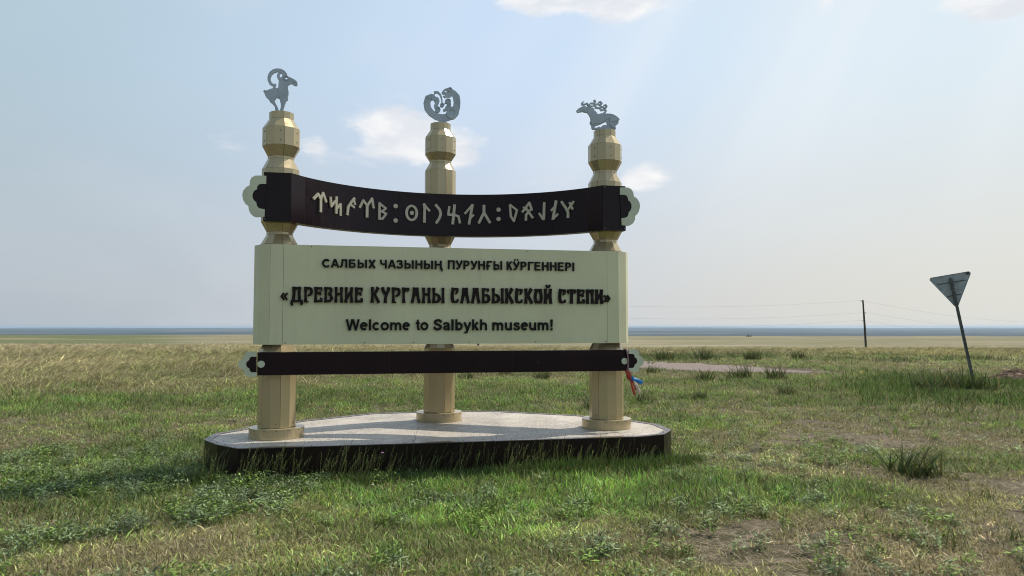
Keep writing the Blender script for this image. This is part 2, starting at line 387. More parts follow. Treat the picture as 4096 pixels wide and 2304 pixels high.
# ------------------------------------------------------------ terrain
def sm(x, a, b): t = np.clip((x-a)/(b-a), 0, 1); return t*t*(3-2*t)
def tz(x, y):
    x = np.asarray(x, float); y = np.asarray(y, float); d = np.hypot(x, y)
    q = np.interp(x/np.maximum(np.abs(y), 1.0), [-.25, .12], [0., 1.])   # 0 = left, 1 = right
    dd = np.maximum(y, 0)
    zr = np.interp(dd, [0, 30, 45, 60, 90, 116, 160, 200, 400, 700, 1500, 1e6], [0, 0, -.08, -.4, -1.45, -2.45, -3.1, -3.5, -5.0, -7.6, -60, -60])
    zl = np.interp(dd, [0, 30, 45, 60, 80, 110, 150, 250, 400, 620, 800, 1500, 1e6], [0, -.02, -.06, -.22, -.9, -1.8, -2.6, -3.8, -5.0, -5.6, -9.5, -60, -60])
    z = zl*(1-q)+zr*q
    back = np.interp(-y, [0, 200, 3000], [0, 0, -20]); z = z+back
    side = sm(np.abs(x), 900, 2500); z = z*(1-side) - 60*side
    bump = (fbm(x, y, .45, 3, 3)-.5)*.07*sm(d, 2, 5) + (fbm(x, y, .03, 9, 3)-.5)*1.0*sm(d, 60, 160)*(1-.2*q)
    flat = sm(np.hypot(x+.75, y-9.6), 3.0, 5.0)
    far = (fbm(x, y, .0003, 5, 3)-.5)*14*sm(d, 2500, 6000) + (fbm(x, y, .00012, 15, 3)-.45)*90*sm(d, 11000, 20000)
    return z + bump*flat + far
NS, rr = 288, [0.0]; r_ = .8
while r_ < 32000: rr.append(r_); r_ *= 1.068
rr = np.array(rr); th = np.linspace(0, 2*math.pi, NS, endpoint=False)
GX = np.outer(rr[1:], np.cos(th)); GY = np.outer(rr[1:], np.sin(th)); GZ = tz(GX, GY)
vs = [(0, 0, float(tz(0, 0)))] + list(zip(GX.ravel(), GY.ravel(), GZ.ravel()))
fs = [(0, 1+j, 1+(j+1) % NS) for j in range(NS)]
for i in range(len(rr)-2):
    o = 1+i*NS; fs += [(o+j, o+NS+j, o+NS+(j+1) % NS, o+(j+1) % NS) for j in range(NS)]
tag(mesh_obj('steppe_ground', vs, fs, M_ground, smooth=True), kind='structure')

# gravel road crossing behind the sign
def ribbon_on_ground(name, cl, wd, mat, lift):
    V, F = [], []; N = 60; cl = np.array(cl); tt = np.linspace(0, len(cl)-1, N)
    xs = np.interp(tt, range(len(cl)), cl[:, 0]); ys = np.interp(tt, range(len(cl)), cl[:, 1])
    for i in range(N):
        a = max(i-1, 0); b = min(i+1, N-1); d = Vector((xs[b]-xs[a], ys[b]-ys[a])).normalized(); nrm = Vector((-d.y, d.x))
        for k in range(7):
            s = (k/6-.5)*wd*min(1, .12+i/16)*(1+.12*math.sin(i*.9)+.08*math.sin(i*2.3+k)); x = xs[i]+nrm.x*s; y = ys[i]+nrm.y*s
            V.append((x, y, float(tz(x, y))+lift+.02*(1-(2*abs(k/6-.5))**3)))
        if i: o = i*7; F += [(o-7+k, o-6+k, o+1+k, o+k) for k in range(6)]
    return mesh_obj(name, V, F, mat, smooth=True)
tag(ribbon_on_ground('gravel_road', [(10.4, 25.9), (8.3, 27.6), (6.3, 30.2), (4.6, 33.0), (1.5, 36.0), (-3, 38), (-9, 41)], 5.0, M_gravel, .006), kind='structure')

# air: haze box
hm = bpy.data.materials.new('air_haze'); hm.use_nodes = True; ht = NT(hm.node_tree); ht.n.clear()
pv = ht.new('ShaderNodeVolumePrincipled'); pv.inputs['Color'].default_value = (.60, .78, 1.0, 1); pv.inputs['Density'].default_value = 4.0e-5; pv.inputs['Anisotropy'].default_value = .2
ht.l.new(pv.outputs[0], ht.new('ShaderNodeOutputMaterial').inputs['Volume'])
v_, f_ = box_vf(-33000, 33000, -33000, 33000, -80, 13)
hz_o = mesh_obj('haze', v_, f_, hm); tag(hz_o, kind='stuff')

# ------------------------------------------------------------ the sign
DATA = json.loads(r'''{"ibex":[["P",[[-0.2093,4.3265],[-0.1996,4.341],[-0.1826,4.3355],[-0.1574,4.3469],[-0.1269,4.3628],[-0.0992,4.3703],[-0.0653,4.3757],[-0.0437,4.3763],[-0.0421,4.4256],[-0.0381,4.4668],[-0.0206,4.4844],[0.0098,4.5274],[0.0409,4.5254],[0.0799,4.5158],[0.1348,4.4907],[0.1624,4.4719],[0.173,4.4438],[0.171,4.4215],[0.1515,4.4153],[0.1202,4.4264],[0.1083,4.4396],[0.0735,4.4266],[0.0621,4.4037],[0.064,4.3833],[0.0715,4.3509],[0.0752,4.3102],[0.064,4.2767],[0.0698,4.2524],[0.0608,4.2339],[0.0414,4.2278],[0.044,4.214],[0.0343,4.1848],[0.0249,4.1433],[0.0148,4.0961],[0.015,4.0814],[-0.0175,4.0796],[-0.0189,4.1203],[-0.0093,4.1495],[-0.0122,4.1902],[-0.022,4.2223],[-0.0169,4.243],[-0.0597,4.2649],[-0.071,4.2438],[-0.0845,4.2185],[-0.0623,4.179],[-0.0424,4.1393],[-0.0293,4.0936],[-0.0291,4.0789],[-0.0622,4.077],[-0.0633,4.0973],[-0.0769,4.1251],[-0.0773,4.1536],[-0.1048,4.1846],[-0.1399,4.2151],[-0.1417,4.2313],[-0.1791,4.2616],[-0.195,4.2932],[-0.1953,4.3135],[-0.2077,4.3185]]],["S",[[0.0369,4.5334,0.0227],[0.0092,4.5685,0.0227],[-0.0221,4.5868,0.0196],[-0.0594,4.5883,0.0196],[-0.0993,4.5733,0.0196],[-0.1313,4.5424,0.0189],[-0.1475,4.5004,0.0181],[-0.1469,4.4595,0.0174],[-0.1309,4.4263,0.0166],[-0.1044,4.4084,0.0128],[-0.0675,4.4157,0.0106]]],["E",[-0.025,4.5169,0.0363,0.0468]],["E",[0.0459,4.5011,0.0287,0.0287]],["S",[[-0.0928,4.4059,0.0166],[-0.0845,4.3655,0.0151]]],["S",[[-0.0069,4.5729,0.0068],[0.0048,4.5896,0.0068]]],["S",[[-0.0255,4.5822,0.0068],[-0.018,4.6009,0.0068]]],["S",[[-0.0459,4.5866,0.0068],[-0.0431,4.6062,0.0068]]],["S",[[-0.067,4.5858,0.0068],[-0.0691,4.6053,0.0068]]],["S",[[-0.0876,4.58,0.0068],[-0.0943,4.5981,0.0068]]],["S",[[-0.1064,4.5693,0.0068],[-0.1174,4.5851,0.0068]]],["S",[[-0.1225,4.5545,0.0068],[-0.1371,4.5671,0.0068]]],["S",[[-0.1348,4.5364,0.0068],[-0.1523,4.5451,0.0068]]],["S",[[-0.1427,4.5161,0.0068],[-0.162,4.5203,0.0068]]],["S",[[-0.1458,4.4946,0.0068],[-0.1658,4.4941,0.0068]]],["S",[[-0.1439,4.4733,0.0068],[-0.1634,4.4681,0.0068]]],["S",[[-0.137,4.4533,0.0068],[-0.155,4.4438,0.0068]]],["e",[-0.0158,4.529,0.0144,0.0257]],["e",[0.0452,4.4994,0.0136,0.0151]],["s",[[0.1158,4.459,0.0045],[0.1668,4.4434,0.0038]]]],"ibex_relief":[["P",[[-0.2093,4.3265],[-0.1996,4.341],[-0.1826,4.3355],[-0.1418,4.3332],[-0.1181,4.298],[-0.0721,4.3172],[-0.0652,4.2686],[-0.0845,4.2185],[-0.0623,4.179],[-0.0424,4.1393],[-0.0293,4.0936],[-0.0625,4.0917],[-0.0633,4.0973],[-0.0769,4.1251],[-0.0773,4.1536],[-0.1048,4.1846],[-0.1399,4.2151],[-0.1417,4.2313],[-0.1791,4.2616],[-0.195,4.2932],[-0.1953,4.3135]]],["P",[[-0.0437,4.3763],[-0.0354,4.4424],[0.0029,4.4695],[0.0265,4.4465],[0.0621,4.4037],[0.064,4.3833],[0.0715,4.3509],[0.0752,4.3102],[0.064,4.2767],[0.0698,4.2524],[0.0608,4.2339],[0.0414,4.2278],[0.0343,4.1848],[0.0249,4.1433],[0.0148,4.0961],[-0.0177,4.0943],[-0.0189,4.1203],[-0.0093,4.1495],[-0.0122,4.1902],[-0.022,4.2223],[-0.0169,4.243],[-0.033,4.287],[-0.0338,4.336]]],["E",[0.0459,4.5011,0.0287,0.0287]],["e",[0.0452,4.4994,0.0181,0.0181]]],"panther":[["S",[[0.1378,4.8379,0.0334],[0.1814,4.8093,0.0376],[0.2159,4.7612,0.0473],[0.2267,4.6864,0.0461],[0.2195,4.6106,0.0485],[0.1825,4.5457,0.0716],[0.1515,4.5158,0.0759],[0.0898,4.4653,0.0498],[0.0218,4.4571,0.0473],[-0.0522,4.4685,0.0461],[-0.1262,4.5123,0.0449],[-0.1756,4.5748,0.0461],[-0.1883,4.6488,0.0461],[-0.1703,4.7122,0.0473],[-0.1275,4.743,0.0364],[-0.0966,4.7293,0.0485]]],["S",[[-0.0904,4.7109,0.0455],[-0.0534,4.7132,0.0273],[-0.0348,4.6893,0.0231]]],["S",[[-0.072,4.7183,0.0364],[-0.041,4.6827,0.0255],[-0.0653,4.6187,0.0267],[-0.0434,4.5639,0.0334]]],["E",[-0.0404,4.5628,0.0376,0.0388]],["S",[[-0.0909,4.8015,0.0182],[-0.0416,4.8109,0.0121],[-0.0075,4.7786,0.0115],[0.0112,4.7359,0.0103],[0.0183,4.6863,0.0073],[0.0209,4.6552,0.0085]]],["E",[0.0198,4.6332,0.0279,0.0303]],["P",[[0.0091,4.8015],[0.0201,4.821],[0.0355,4.844],[0.057,4.8623],[0.0942,4.8747],[0.1221,4.884],[0.1563,4.8643],[0.1659,4.8083],[0.1475,4.7538],[0.1133,4.7473],[0.0854,4.748],[0.0576,4.7325],[0.0421,4.7472],[0.0278,4.7608],[0.0482,4.7683],[0.0649,4.78],[0.0512,4.7823],[0.0296,4.784]]],["E",[0.1265,4.8548,0.0328,0.0328]],["E",[0.1012,4.6901,0.0413,0.0388]],["S",[[0.1168,4.6672,0.0243],[0.1139,4.6294,0.0279],[0.0954,4.6033,0.0303],[0.0646,4.5702,0.0182],[0.0368,4.556,0.0146]]],["S",[[0.1077,4.6165,0.0364],[0.1203,4.5672,0.0546]]],["S",[[-0.0036,4.6099,0.0055],[-0.0159,4.5936,0.0073]]],["S",[[0.0457,4.6473,0.0055],[0.0703,4.6675,0.0073]]],["P",[[-0.0242,4.4214],[0.0683,4.4266],[0.0684,4.4079],[0.1149,4.3761],[-0.0517,4.367],[-0.0242,4.4027]]],["e",[0.0683,4.8285,0.0158,0.0134]],["s",[[0.0358,4.7656,0.0024],[0.0649,4.7737,0.0049]]]],"panther_relief":[["E",[0.1265,4.8548,0.0328,0.0328]],["e",[0.1265,4.8548,0.0206,0.0194]],["E",[0.1012,4.6901,0.0413,0.0388]],["e",[0.1012,4.6901,0.0279,0.0267]],["E",[-0.0404,4.5628,0.0376,0.0388]],["e",[-0.0404,4.5678,0.0267,0.0267]],["E",[0.0198,4.6332,0.0279,0.0303]],["e",[0.0198,4.6332,0.017,0.017]],["E",[0.1546,4.5191,0.0759,0.0759]],["e",[0.1558,4.5317,0.0437,0.0437]],["S",[[-0.0904,4.7171,0.0364],[-0.0903,4.6859,0.0243]]],["E",[-0.1532,4.7289,0.0243,0.0231]]],"stag":[["P",[[-0.3737,4.3185],[-0.363,4.3376],[-0.3305,4.3596],[-0.289,4.3811],[-0.2535,4.3832],[-0.2299,4.3627],[-0.1825,4.3453],[-0.1468,4.3416],[-0.1172,4.3231],[-0.0948,4.2897],[-0.0397,4.3079],[0.0141,4.3046],[0.0741,4.3081],[0.1221,4.2963],[0.164,4.2697],[0.1982,4.2425],[0.1939,4.2318],[0.1817,4.2184],[0.1815,4.1893],[0.1572,4.1618],[0.133,4.1547],[0.1479,4.1236],[0.1447,4.1061],[0.1027,4.1154],[0.0668,4.1338],[0.0371,4.164],[0.0253,4.1865],[0.0254,4.2039],[-0.0166,4.1842],[-0.0586,4.1588],[-0.1123,4.1414],[-0.1374,4.1228],[-0.1375,4.1112],[-0.1006,4.119],[-0.0766,4.1347],[-0.0618,4.1182],[-0.0228,4.1578],[0.0311,4.1579],[0.0789,4.1373],[0.0786,4.1025],[-0.0769,4.0943],[-0.1602,4.0898],[-0.1749,4.1063],[-0.1748,4.138],[-0.1954,4.1686],[-0.1965,4.1858],[-0.1833,4.2096],[-0.1978,4.2607],[-0.2302,4.305],[-0.2598,4.3044],[-0.2953,4.3116],[-0.3308,4.3009],[-0.3632,4.2933],[-0.3661,4.3075]]],["S",[[-0.2739,4.4449,0.0047],[-0.2994,4.4249,0.0094],[-0.2948,4.4038,0.0106],[-0.2593,4.4083,0.01],[-0.2355,4.4247,0.0082],[-0.2225,4.4035,0.0094],[-0.1941,4.3879,0.0106],[-0.1585,4.3889,0.01],[-0.1345,4.4117,0.0094]]],["S",[[-0.2059,4.4103,0.0082],[-0.182,4.4273,0.0088],[-0.1404,4.4287,0.01],[-0.1224,4.4489,0.01],[-0.1342,4.4679,0.0094],[-0.1473,4.4613,0.007]]],["S",[[-0.1345,4.4146,0.0094],[-0.0868,4.4221,0.0094],[-0.054,4.4107,0.0106],[-0.0377,4.4332,0.01],[-0.0567,4.454,0.0094],[-0.0819,4.4467,0.0076]]],["S",[[-0.1286,4.4034,0.01],[-0.1139,4.3753,0.0106],[-0.0841,4.3701,0.01],[-0.0482,4.3908,0.0094],[-0.0153,4.3841,0.0094],[0.0116,4.3741,0.0106],[0.0279,4.4,0.0094],[0.0119,4.4187,0.0088],[-0.0122,4.4103,0.007]]],["S",[[-0.0632,4.3725,0.0088],[-0.0443,4.3447,0.01],[-0.0035,4.3558,0.0094],[0.0173,4.3425,0.0094],[0.0052,4.3157,0.0094],[-0.0188,4.3085,0.0106]]],["S",[[-0.2358,4.3739,0.0106],[-0.1824,4.3539,0.0117],[-0.1379,4.3537,0.0094]]],["s",[[-0.359,4.3119,0.0041],[-0.3248,4.3197,0.0053]]],["e",[-0.2565,4.3652,0.0094,0.0106]]],"stag_relief":[["P",[[-0.0948,4.2868],[-0.0398,4.3044],[0.0141,4.3017],[0.0741,4.3052],[0.122,4.2934],[0.164,4.2685],[0.1939,4.2411],[0.1787,4.2182],[0.1034,4.214],[0.0554,4.2084],[0.0766,4.2473],[0.0196,4.2325],[-0.0405,4.1887],[-0.0824,4.169],[-0.136,4.1661],[-0.1688,4.1441],[-0.1923,4.1861],[-0.1803,4.2098],[-0.1414,4.2639]]],["P",[[0.0613,4.2059],[0.1393,4.187],[0.1786,4.2124],[0.1785,4.1891],[0.1542,4.1646],[0.1301,4.1604],[0.1418,4.1233],[0.1028,4.127],[0.0551,4.1708]]],["P",[[-0.3737,4.3185],[-0.363,4.3376],[-0.3305,4.3596],[-0.289,4.3799],[-0.2535,4.3821],[-0.224,4.3457],[-0.2301,4.3136],[-0.2598,4.3062],[-0.2953,4.3127],[-0.3308,4.3021],[-0.3189,4.32],[-0.3484,4.3154]]],["e",[-0.2565,4.3652,0.0152,0.0129]]],"scal_UL":[["Q",[[-2.0916,3.2683],[-2.1585,3.2698],[-2.2067,3.267],[-2.2448,3.2451],[-2.2617,3.2063],[-2.2649,3.1579],[-2.3044,3.131],[-2.3332,3.0894],[-2.3403,3.0452],[-2.3298,2.9882],[-2.3052,2.9468],[-2.2729,2.9243],[-2.2698,2.8847],[-2.2515,2.8431],[-2.2231,2.8144],[-2.1909,2.8044],[-2.1027,2.8095],[-2.1009,2.8959],[-2.1444,2.8996],[-2.1727,2.9131],[-2.1884,2.9422],[-2.1913,2.9692],[-2.214,2.9879],[-2.2313,3.0169],[-2.2335,3.0507],[-2.2236,3.0849],[-2.2079,3.1024],[-2.1864,3.1134],[-2.1846,3.1457],[-2.1689,3.1675],[-2.1449,3.1769],[-2.0902,3.1781]]]],"inlay_UL":[["Q",[[-2.0902,3.1781],[-2.1449,3.1769],[-2.1689,3.1675],[-2.1846,3.1457],[-2.1864,3.1134],[-2.2079,3.1024],[-2.2236,3.0849],[-2.2335,3.0507],[-2.2313,3.0169],[-2.214,2.9879],[-2.1913,2.9692],[-2.1884,2.9422],[-2.1727,2.9131],[-2.1444,2.8996],[-2.1009,2.8959]]]],"scal_UR":[["Q",[[2.042,3.2926],[2.1398,3.2962],[2.1837,3.2772],[2.2099,3.2407],[2.2193,3.1875],[2.2565,3.1672],[2.2885,3.1214],[2.2979,3.0701],[2.2826,3.0087],[2.2596,2.9705],[2.2329,2.9491],[2.2295,2.8994],[2.2046,2.8567],[2.1701,2.8324],[2.1358,2.824],[2.0608,2.8294],[2.0556,2.9168],[2.1025,2.9219],[2.1319,2.9358],[2.1468,2.9624],[2.1499,2.9887],[2.1746,3.0147],[2.1887,3.0525],[2.1851,3.0945],[2.1677,3.1239],[2.1443,3.14],[2.1417,3.1708],[2.1243,3.1954],[2.0999,3.2039],[2.0413,3.2037]]]],"inlay_UR":[["Q",[[2.0413,3.2037],[2.0999,3.2039],[2.1243,3.1954],[2.1417,3.1708],[2.1443,3.14],[2.1677,3.1239],[2.1851,3.0945],[2.1887,3.0525],[2.1746,3.0147],[2.1499,2.9887],[2.1468,2.9624],[2.1319,2.9358],[2.1025,2.9219],[2.0556,2.9168]]]],"scal_LL":[["Q",[[-2.1682,1.321],[-2.2606,1.3187],[-2.2875,1.3066],[-2.3006,1.2812],[-2.3035,1.2434],[-2.3357,1.2295],[-2.3533,1.2032],[-2.3574,1.1806],[-2.3478,1.1494],[-2.325,1.1322],[-2.2996,1.1234],[-2.2927,1.0874],[-2.2769,1.0608],[-2.2514,1.0463],[-2.1636,1.048],[-2.1644,1.0934],[-2.216,1.095],[-2.2343,1.1075],[-2.2394,1.1359],[-2.2604,1.1484],[-2.2734,1.1722],[-2.2721,1.2024],[-2.2562,1.2212],[-2.2419,1.2286],[-2.2386,1.2523],[-2.2235,1.2654],[-2.1673,1.2659]]]],"inlay_LL":[["Q",[[-2.1673,1.2659],[-2.2235,1.2654],[-2.2386,1.2523],[-2.2419,1.2286],[-2.2562,1.2212],[-2.2721,1.2024],[-2.2734,1.1722],[-2.2604,1.1484],[-2.2394,1.1359],[-2.2343,1.1075],[-2.216,1.095],[-2.1644,1.0934]]]],"disc_LL":[["E",[-2.1177,1.182,0.0384,0.0384]]],"scal_LR":[["Q",[[2.1509,1.319],[2.2607,1.3172],[2.278,1.3089],[2.2853,1.2897],[2.2861,1.246],[2.3207,1.2293],[2.3408,1.199],[2.3434,1.1689],[2.3314,1.1335],[2.3081,1.1147],[2.2848,1.1084],[2.2816,1.0768],[2.2756,1.0496],[2.2611,1.0432],[2.1486,1.0446],[2.149,1.0935],[2.2009,1.0929],[2.2183,1.1004],[2.2259,1.1155],[2.2272,1.133],[2.2504,1.1453],[2.2622,1.1697],[2.2596,1.1943],[2.2453,1.2135],[2.228,1.2213],[2.227,1.2437],[2.2168,1.2585],[2.1995,1.2641],[2.1505,1.2645]]]],"inlay_LR":[["Q",[[2.149,1.0935],[2.2009,1.0929],[2.2183,1.1004],[2.2259,1.1155],[2.2272,1.133],[2.2504,1.1453],[2.2622,1.1697],[2.2596,1.1943],[2.2453,1.2135],[2.228,1.2213],[2.227,1.2437],[2.2168,1.2585],[2.1995,1.2641],[2.1505,1.2645]]]],"disc_LR":[["E",[2.1037,1.1766,0.0384,0.0407]]],"runes":[{"u":-1.542,"v":0.0092,"a":0.7767,"items":[["S",[[-0.0978,3.076,0.0161],[-0.0284,3.1441,0.0161],[0.0104,3.0914,0.0161]]],["S",[[0.0104,3.0914,0.0143],[0.0473,3.1661,0.0143],[0.0981,3.0631,0.0143]]],["S",[[0.0135,3.1143,0.0161],[0.0142,2.9348,0.0161]]]]},{"u":-1.367,"v":0.1637,"a":0.6705,"items":[["S",[[-0.0726,3.1379,0.0137],[-0.06,3.0256,0.0137],[0.0013,3.1038,0.0137]]],["S",[[0.0127,3.153,0.0155],[0.0114,2.9447,0.0155]]],["S",[[0.0106,2.9995,0.0137],[0.0717,3.0668,0.0137],[0.0737,2.9261,0.0137]]]]},{"u":-1.183,"v":0.2949,"a":0.5677,"items":[["S",[[0.0478,3.1682,0.0149],[-0.0028,3.108,0.0149],[-0.0424,3.0476,0.0149],[-0.0537,2.9442,0.0149]]],["S",[[0.0308,3.1568,0.013],[0.0532,3.0817,0.013]]],["S",[[-0.0131,3.0835,0.013],[0.0461,3.0462,0.013]]]]},{"u":-0.997,"v":0.4011,"a":0.4703,"items":[["S",[[-0.0968,3.054,0.0142],[-0.0464,3.1507,0.0142],[0.0061,3.0899,0.0142]]],["S",[[0.0103,3.0903,0.0142],[0.072,3.1851,0.0142],[0.0964,3.0656,0.0142]]],["S",[[0.006,3.1041,0.017],[0.0057,2.943,0.017]]]]},{"u":-0.796,"v":0.4909,"a":0.3702,"items":[["S",[[-0.0436,3.1474,0.0153],[-0.0455,2.9309,0.0153]]],["S",[[-0.0455,3.1348,0.0134],[0.0407,3.0799,0.0134],[-0.0141,3.0349,0.0134],[0.0454,3.0129,0.0134],[-0.001,2.9468,0.0134],[-0.0457,2.9433,0.0134]]]]},{"u":-0.633,"v":0.547,"a":0.2919,"items":[["E",[-0.0007,3.1193,0.0292,0.0281]],["E",[0.0009,2.9354,0.0292,0.0281]]]},{"u":-0.424,"v":0.5988,"a":0.1939,"items":[["E",[-0.002,3.0461,0.0837,0.1056]],["e",[-0.002,3.0461,0.0498,0.0763]],["E",[0.001,3.0463,0.0269,0.0264]]]},{"u":-0.231,"v":0.6278,"a":0.1052,"items":[["S",[[-0.034,3.178,0.0167],[-0.0257,3.1144,0.0167],[-0.0285,2.9293,0.0167]]],["S",[[-0.0438,3.1706,0.0148],[0.0419,3.0801,0.0148]]]]},{"u":-0.081,"v":0.6385,"a":0.0368,"items":[["S",[[-0.0358,3.1721,0.0168],[0.0218,3.103,0.0168],[0.0349,3.049,0.0168],[0.0174,2.994,0.0168],[-0.0266,2.9253,0.0168]]]]},{"u":0.13,"v":0.6362,"a":-0.0591,"items":[["S",[[-0.0631,3.1547,0.0149],[-0.0754,3.0453,0.0149],[0.0083,3.0411,0.0149],[0.0557,3.0252,0.0149],[0.0758,2.9332,0.0149]]],["S",[[0.0058,3.1782,0.0179],[-0.0188,2.9194,0.0179]]]]},{"u":0.327,"v":0.6156,"a":-0.1492,"items":[["S",[[-0.0597,3.0592,0.0139],[0.0318,3.1665,0.0139]]],["S",[[0.0416,3.1865,0.0169],[-0.004,2.9204,0.0169]]],["S",[[0.0027,2.992,0.0129],[0.0588,3.0502,0.0129]]]]},{"u":0.522,"v":0.5772,"a":-0.2396,"items":[["S",[[-0.0067,3.1765,0.0179],[-0.0064,3.0669,0.0179]]],["S",[[-0.0035,3.0818,0.0169],[-0.0766,2.9349,0.0169]]],["S",[[-0.0095,3.0818,0.0169],[0.076,2.9371,0.0169]]]]},{"u":0.701,"v":0.5253,"a":-0.3243,"items":[["E",[-0.0001,3.1113,0.0279,0.0278]],["E",[0.0001,2.99,0.0279,0.0278]]]},{"u":0.884,"v":0.4546,"a":-0.4135,"items":[["S",[[-0.0488,3.1752,0.0139],[0.0478,3.0986,0.0139],[0.0076,2.9573,0.0139],[-0.0327,3.0209,0.0139],[-0.0468,3.1752,0.0139]]]]},{"u":1.055,"v":0.3705,"a":-0.5001,"items":[["S",[[-0.0722,3.0683,0.0148],[0.0238,3.1862,0.0148],[0.0602,3.0839,0.0148]]],["S",[[-0.0191,3.1172,0.0148],[0.0723,2.987,0.0148]]],["S",[[0.0339,3.095,0.0148],[-0.0191,3.0333,0.0148],[-0.0233,2.9576,0.0148]]],["S",[[-0.0578,3.1368,0.0118],[-0.0191,3.0925,0.0118]]]]},{"u":1.219,"v":0.2714,"a":-0.5873,"items":[["S",[[0.0357,3.1822,0.0157],[0.0269,2.9529,0.0157]]],["S",[[-0.0349,3.0473,0.0127],[0.0197,2.963,0.0127]]]]},{"u":1.362,"v":0.1677,"a":-0.6676,"items":[["S",[[0.0242,3.1947,0.0165],[-0.0228,2.9502,0.0165]]],["S",[[-0.0477,3.0667,0.0126],[0.0177,3.1272,0.0126]]],["S",[[-0.0186,2.9577,0.0126],[0.0488,3.0212,0.0126]]]]},{"u":1.502,"v":0.0475,"a":-0.7515,"items":[["S",[[-0.0893,3.1767,0.0154],[-0.0206,3.0819,0.0154],[0.006,3.0316,0.0154],[0.0046,2.9586,0.0154]]],["S",[[0.0909,3.1637,0.0135],[0.0007,3.056,0.0135]]],["S",[[0.0279,3.1548,0.0135],[0.0734,3.0597,0.0135]]]]}],"words":{"САЛБЫХ":[-1.482,-0.883,2.266,2.362],"ЧАЗЫНЫҢ":[-0.835,-0.106,2.266,2.365],"ПУРУНҒЫ":[-0.059,0.593,2.268,2.372],"КӰРГЕННЕРІ":[0.647,1.481,2.268,2.371],"Welcome":[-1.213,-0.487,1.554,1.68],"to":[-0.43,-0.277,1.554,1.681],"Salbykh":[-0.222,0.412,1.553,1.682],"museum!":[0.476,1.21,1.552,1.682],"d:«":[-1.927,-1.844,1.891,1.977],"d:ДРЕВНИЕ":[-1.825,-1.014,1.868,2.044],"d:КУРГАНЫ":[-0.941,-0.09,1.868,2.048],"d:САЛБЫКСКОЙ":[-0.02,1.205,1.869,2.05],"d:СТЕПИ":[1.279,1.846,1.872,2.048],"d:»":[1.846,1.936,1.892,1.981]}}''')
YAW = R(11.5); ORG = Vector((-.7536, 8.9747, 0)); U = Vector((math.cos(YAW), math.sin(YAW), 0)); VV = Vector((-U.y, U.x, 0))
def Wp(u, v, z=0): return ORG + U*u + VV*v + Vector((0, 0, z))
PL, PR, PM = (-1.973, 0.), (1.973, 0.), (0.0, 1.142)

# plinth ---------------------------------------------------
plinth = empty('plinth', tuple(ORG), YAW); tag(plinth, 'low platform with dark brown skirt and pale mosaic top under the three pillars', 'platform')
PO = [(-2.27, -.80), (2.10, -.84), (2.43, -.72), (2.66, -.39), (2.70, .15), (2.45, .72), (1.95, 1.28), (.88, 2.04), (.3, 2.14), (-.3, 2.14), (-.88, 2.08), (-1.80, 1.40), (-2.40, .80), (-2.71, .36), (-2.73, -.10), (-2.53, -.48)]
PO = [(-2.58, -.50)] + PO[:-1] if False else PO
ZT = .34
def inset(P, d):
    n = len(P); out = []
    for i in range(n):
        p0, p1, p2 = [Vector(P[j % n]) for j in (i-1, i, i+1)]; a = (p1-p0).normalized(); b = (p2-p1).normalized()
        n1 = Vector((-a.y, a.x)); n2 = Vector((-b.y, b.x)); m_ = (n1+n2).normalized(); out.append(tuple(p1+m_*(d/m_.dot(n1))))
    return out
core = inset(PO, .02); v_, f_ = prism_vf(core, -.15, ZT-.03); mesh_obj('core', v_, f_, M_core, plinth)
slab = inset(PO, .075); v_, f_ = prism_vf(slab, ZT-.025, ZT); mesh_obj('mosaic_slab', v_, f_, M_terr, plinth)
IN = inset(PO, .018); I2 = inset(PO, .072)
scr_v, scr_f = tube_vf([(0, 0, 0), (0, 0, .004)], .006, 8); scr_me = ensure_out(scr_v, scr_f); scr_me.materials.append(M_screw)
scrl_me = ensure_out(scr_v, scr_f); scrl_me.materials.append(M_screwl)
for i in range(len(PO)):
    a, b = Vector(PO[i]), Vector(PO[(i+1) % len(PO)]); L = (b-a).length; k = max(1, round(L/1.45)); nrm = Vector(((b-a).y, -(b-a).x)).normalized()
    ai, bi = Vector(IN[i]), Vector(IN[(i+1) % len(PO)])
    for j in range(k):
        g0 = .0018/L; t0, t1 = j/k+g0, (j+1)/k-g0
        q = [a.lerp(b, t0), a.lerp(b, t1), ai.lerp(bi, t1), ai.lerp(bi, t0)]
        v_, f_ = prism_vf([tuple(x) for x in q], -.12, ZT-.003); mesh_obj('skirt_panel', v_, f_, M_plinth, plinth)
    c0, c1 = Vector(I2[i]), Vector(I2[(i+1) % len(PO)]); g = .0015/L
    q = [(a+nrm*.006).lerp(b+nrm*.006, g), (a+nrm*.006).lerp(b+nrm*.006, 1-g), c0.lerp(c1, 1-g), c0.lerp(c1, g)]
    v_, f_ = prism_vf([tuple(x) for x in q], ZT-.002, ZT+.006); tr = mesh_obj('edge_trim', v_, f_, M_trim, plinth)
    for j in range(max(2, int(L/.45))):
        p = a.lerp(b, (j+.5)/max(2, int(L/.45))) - nrm*.03; share('screw', scr_me, tr, Matrix.Translation((p.x, p.y, ZT+.0062)))

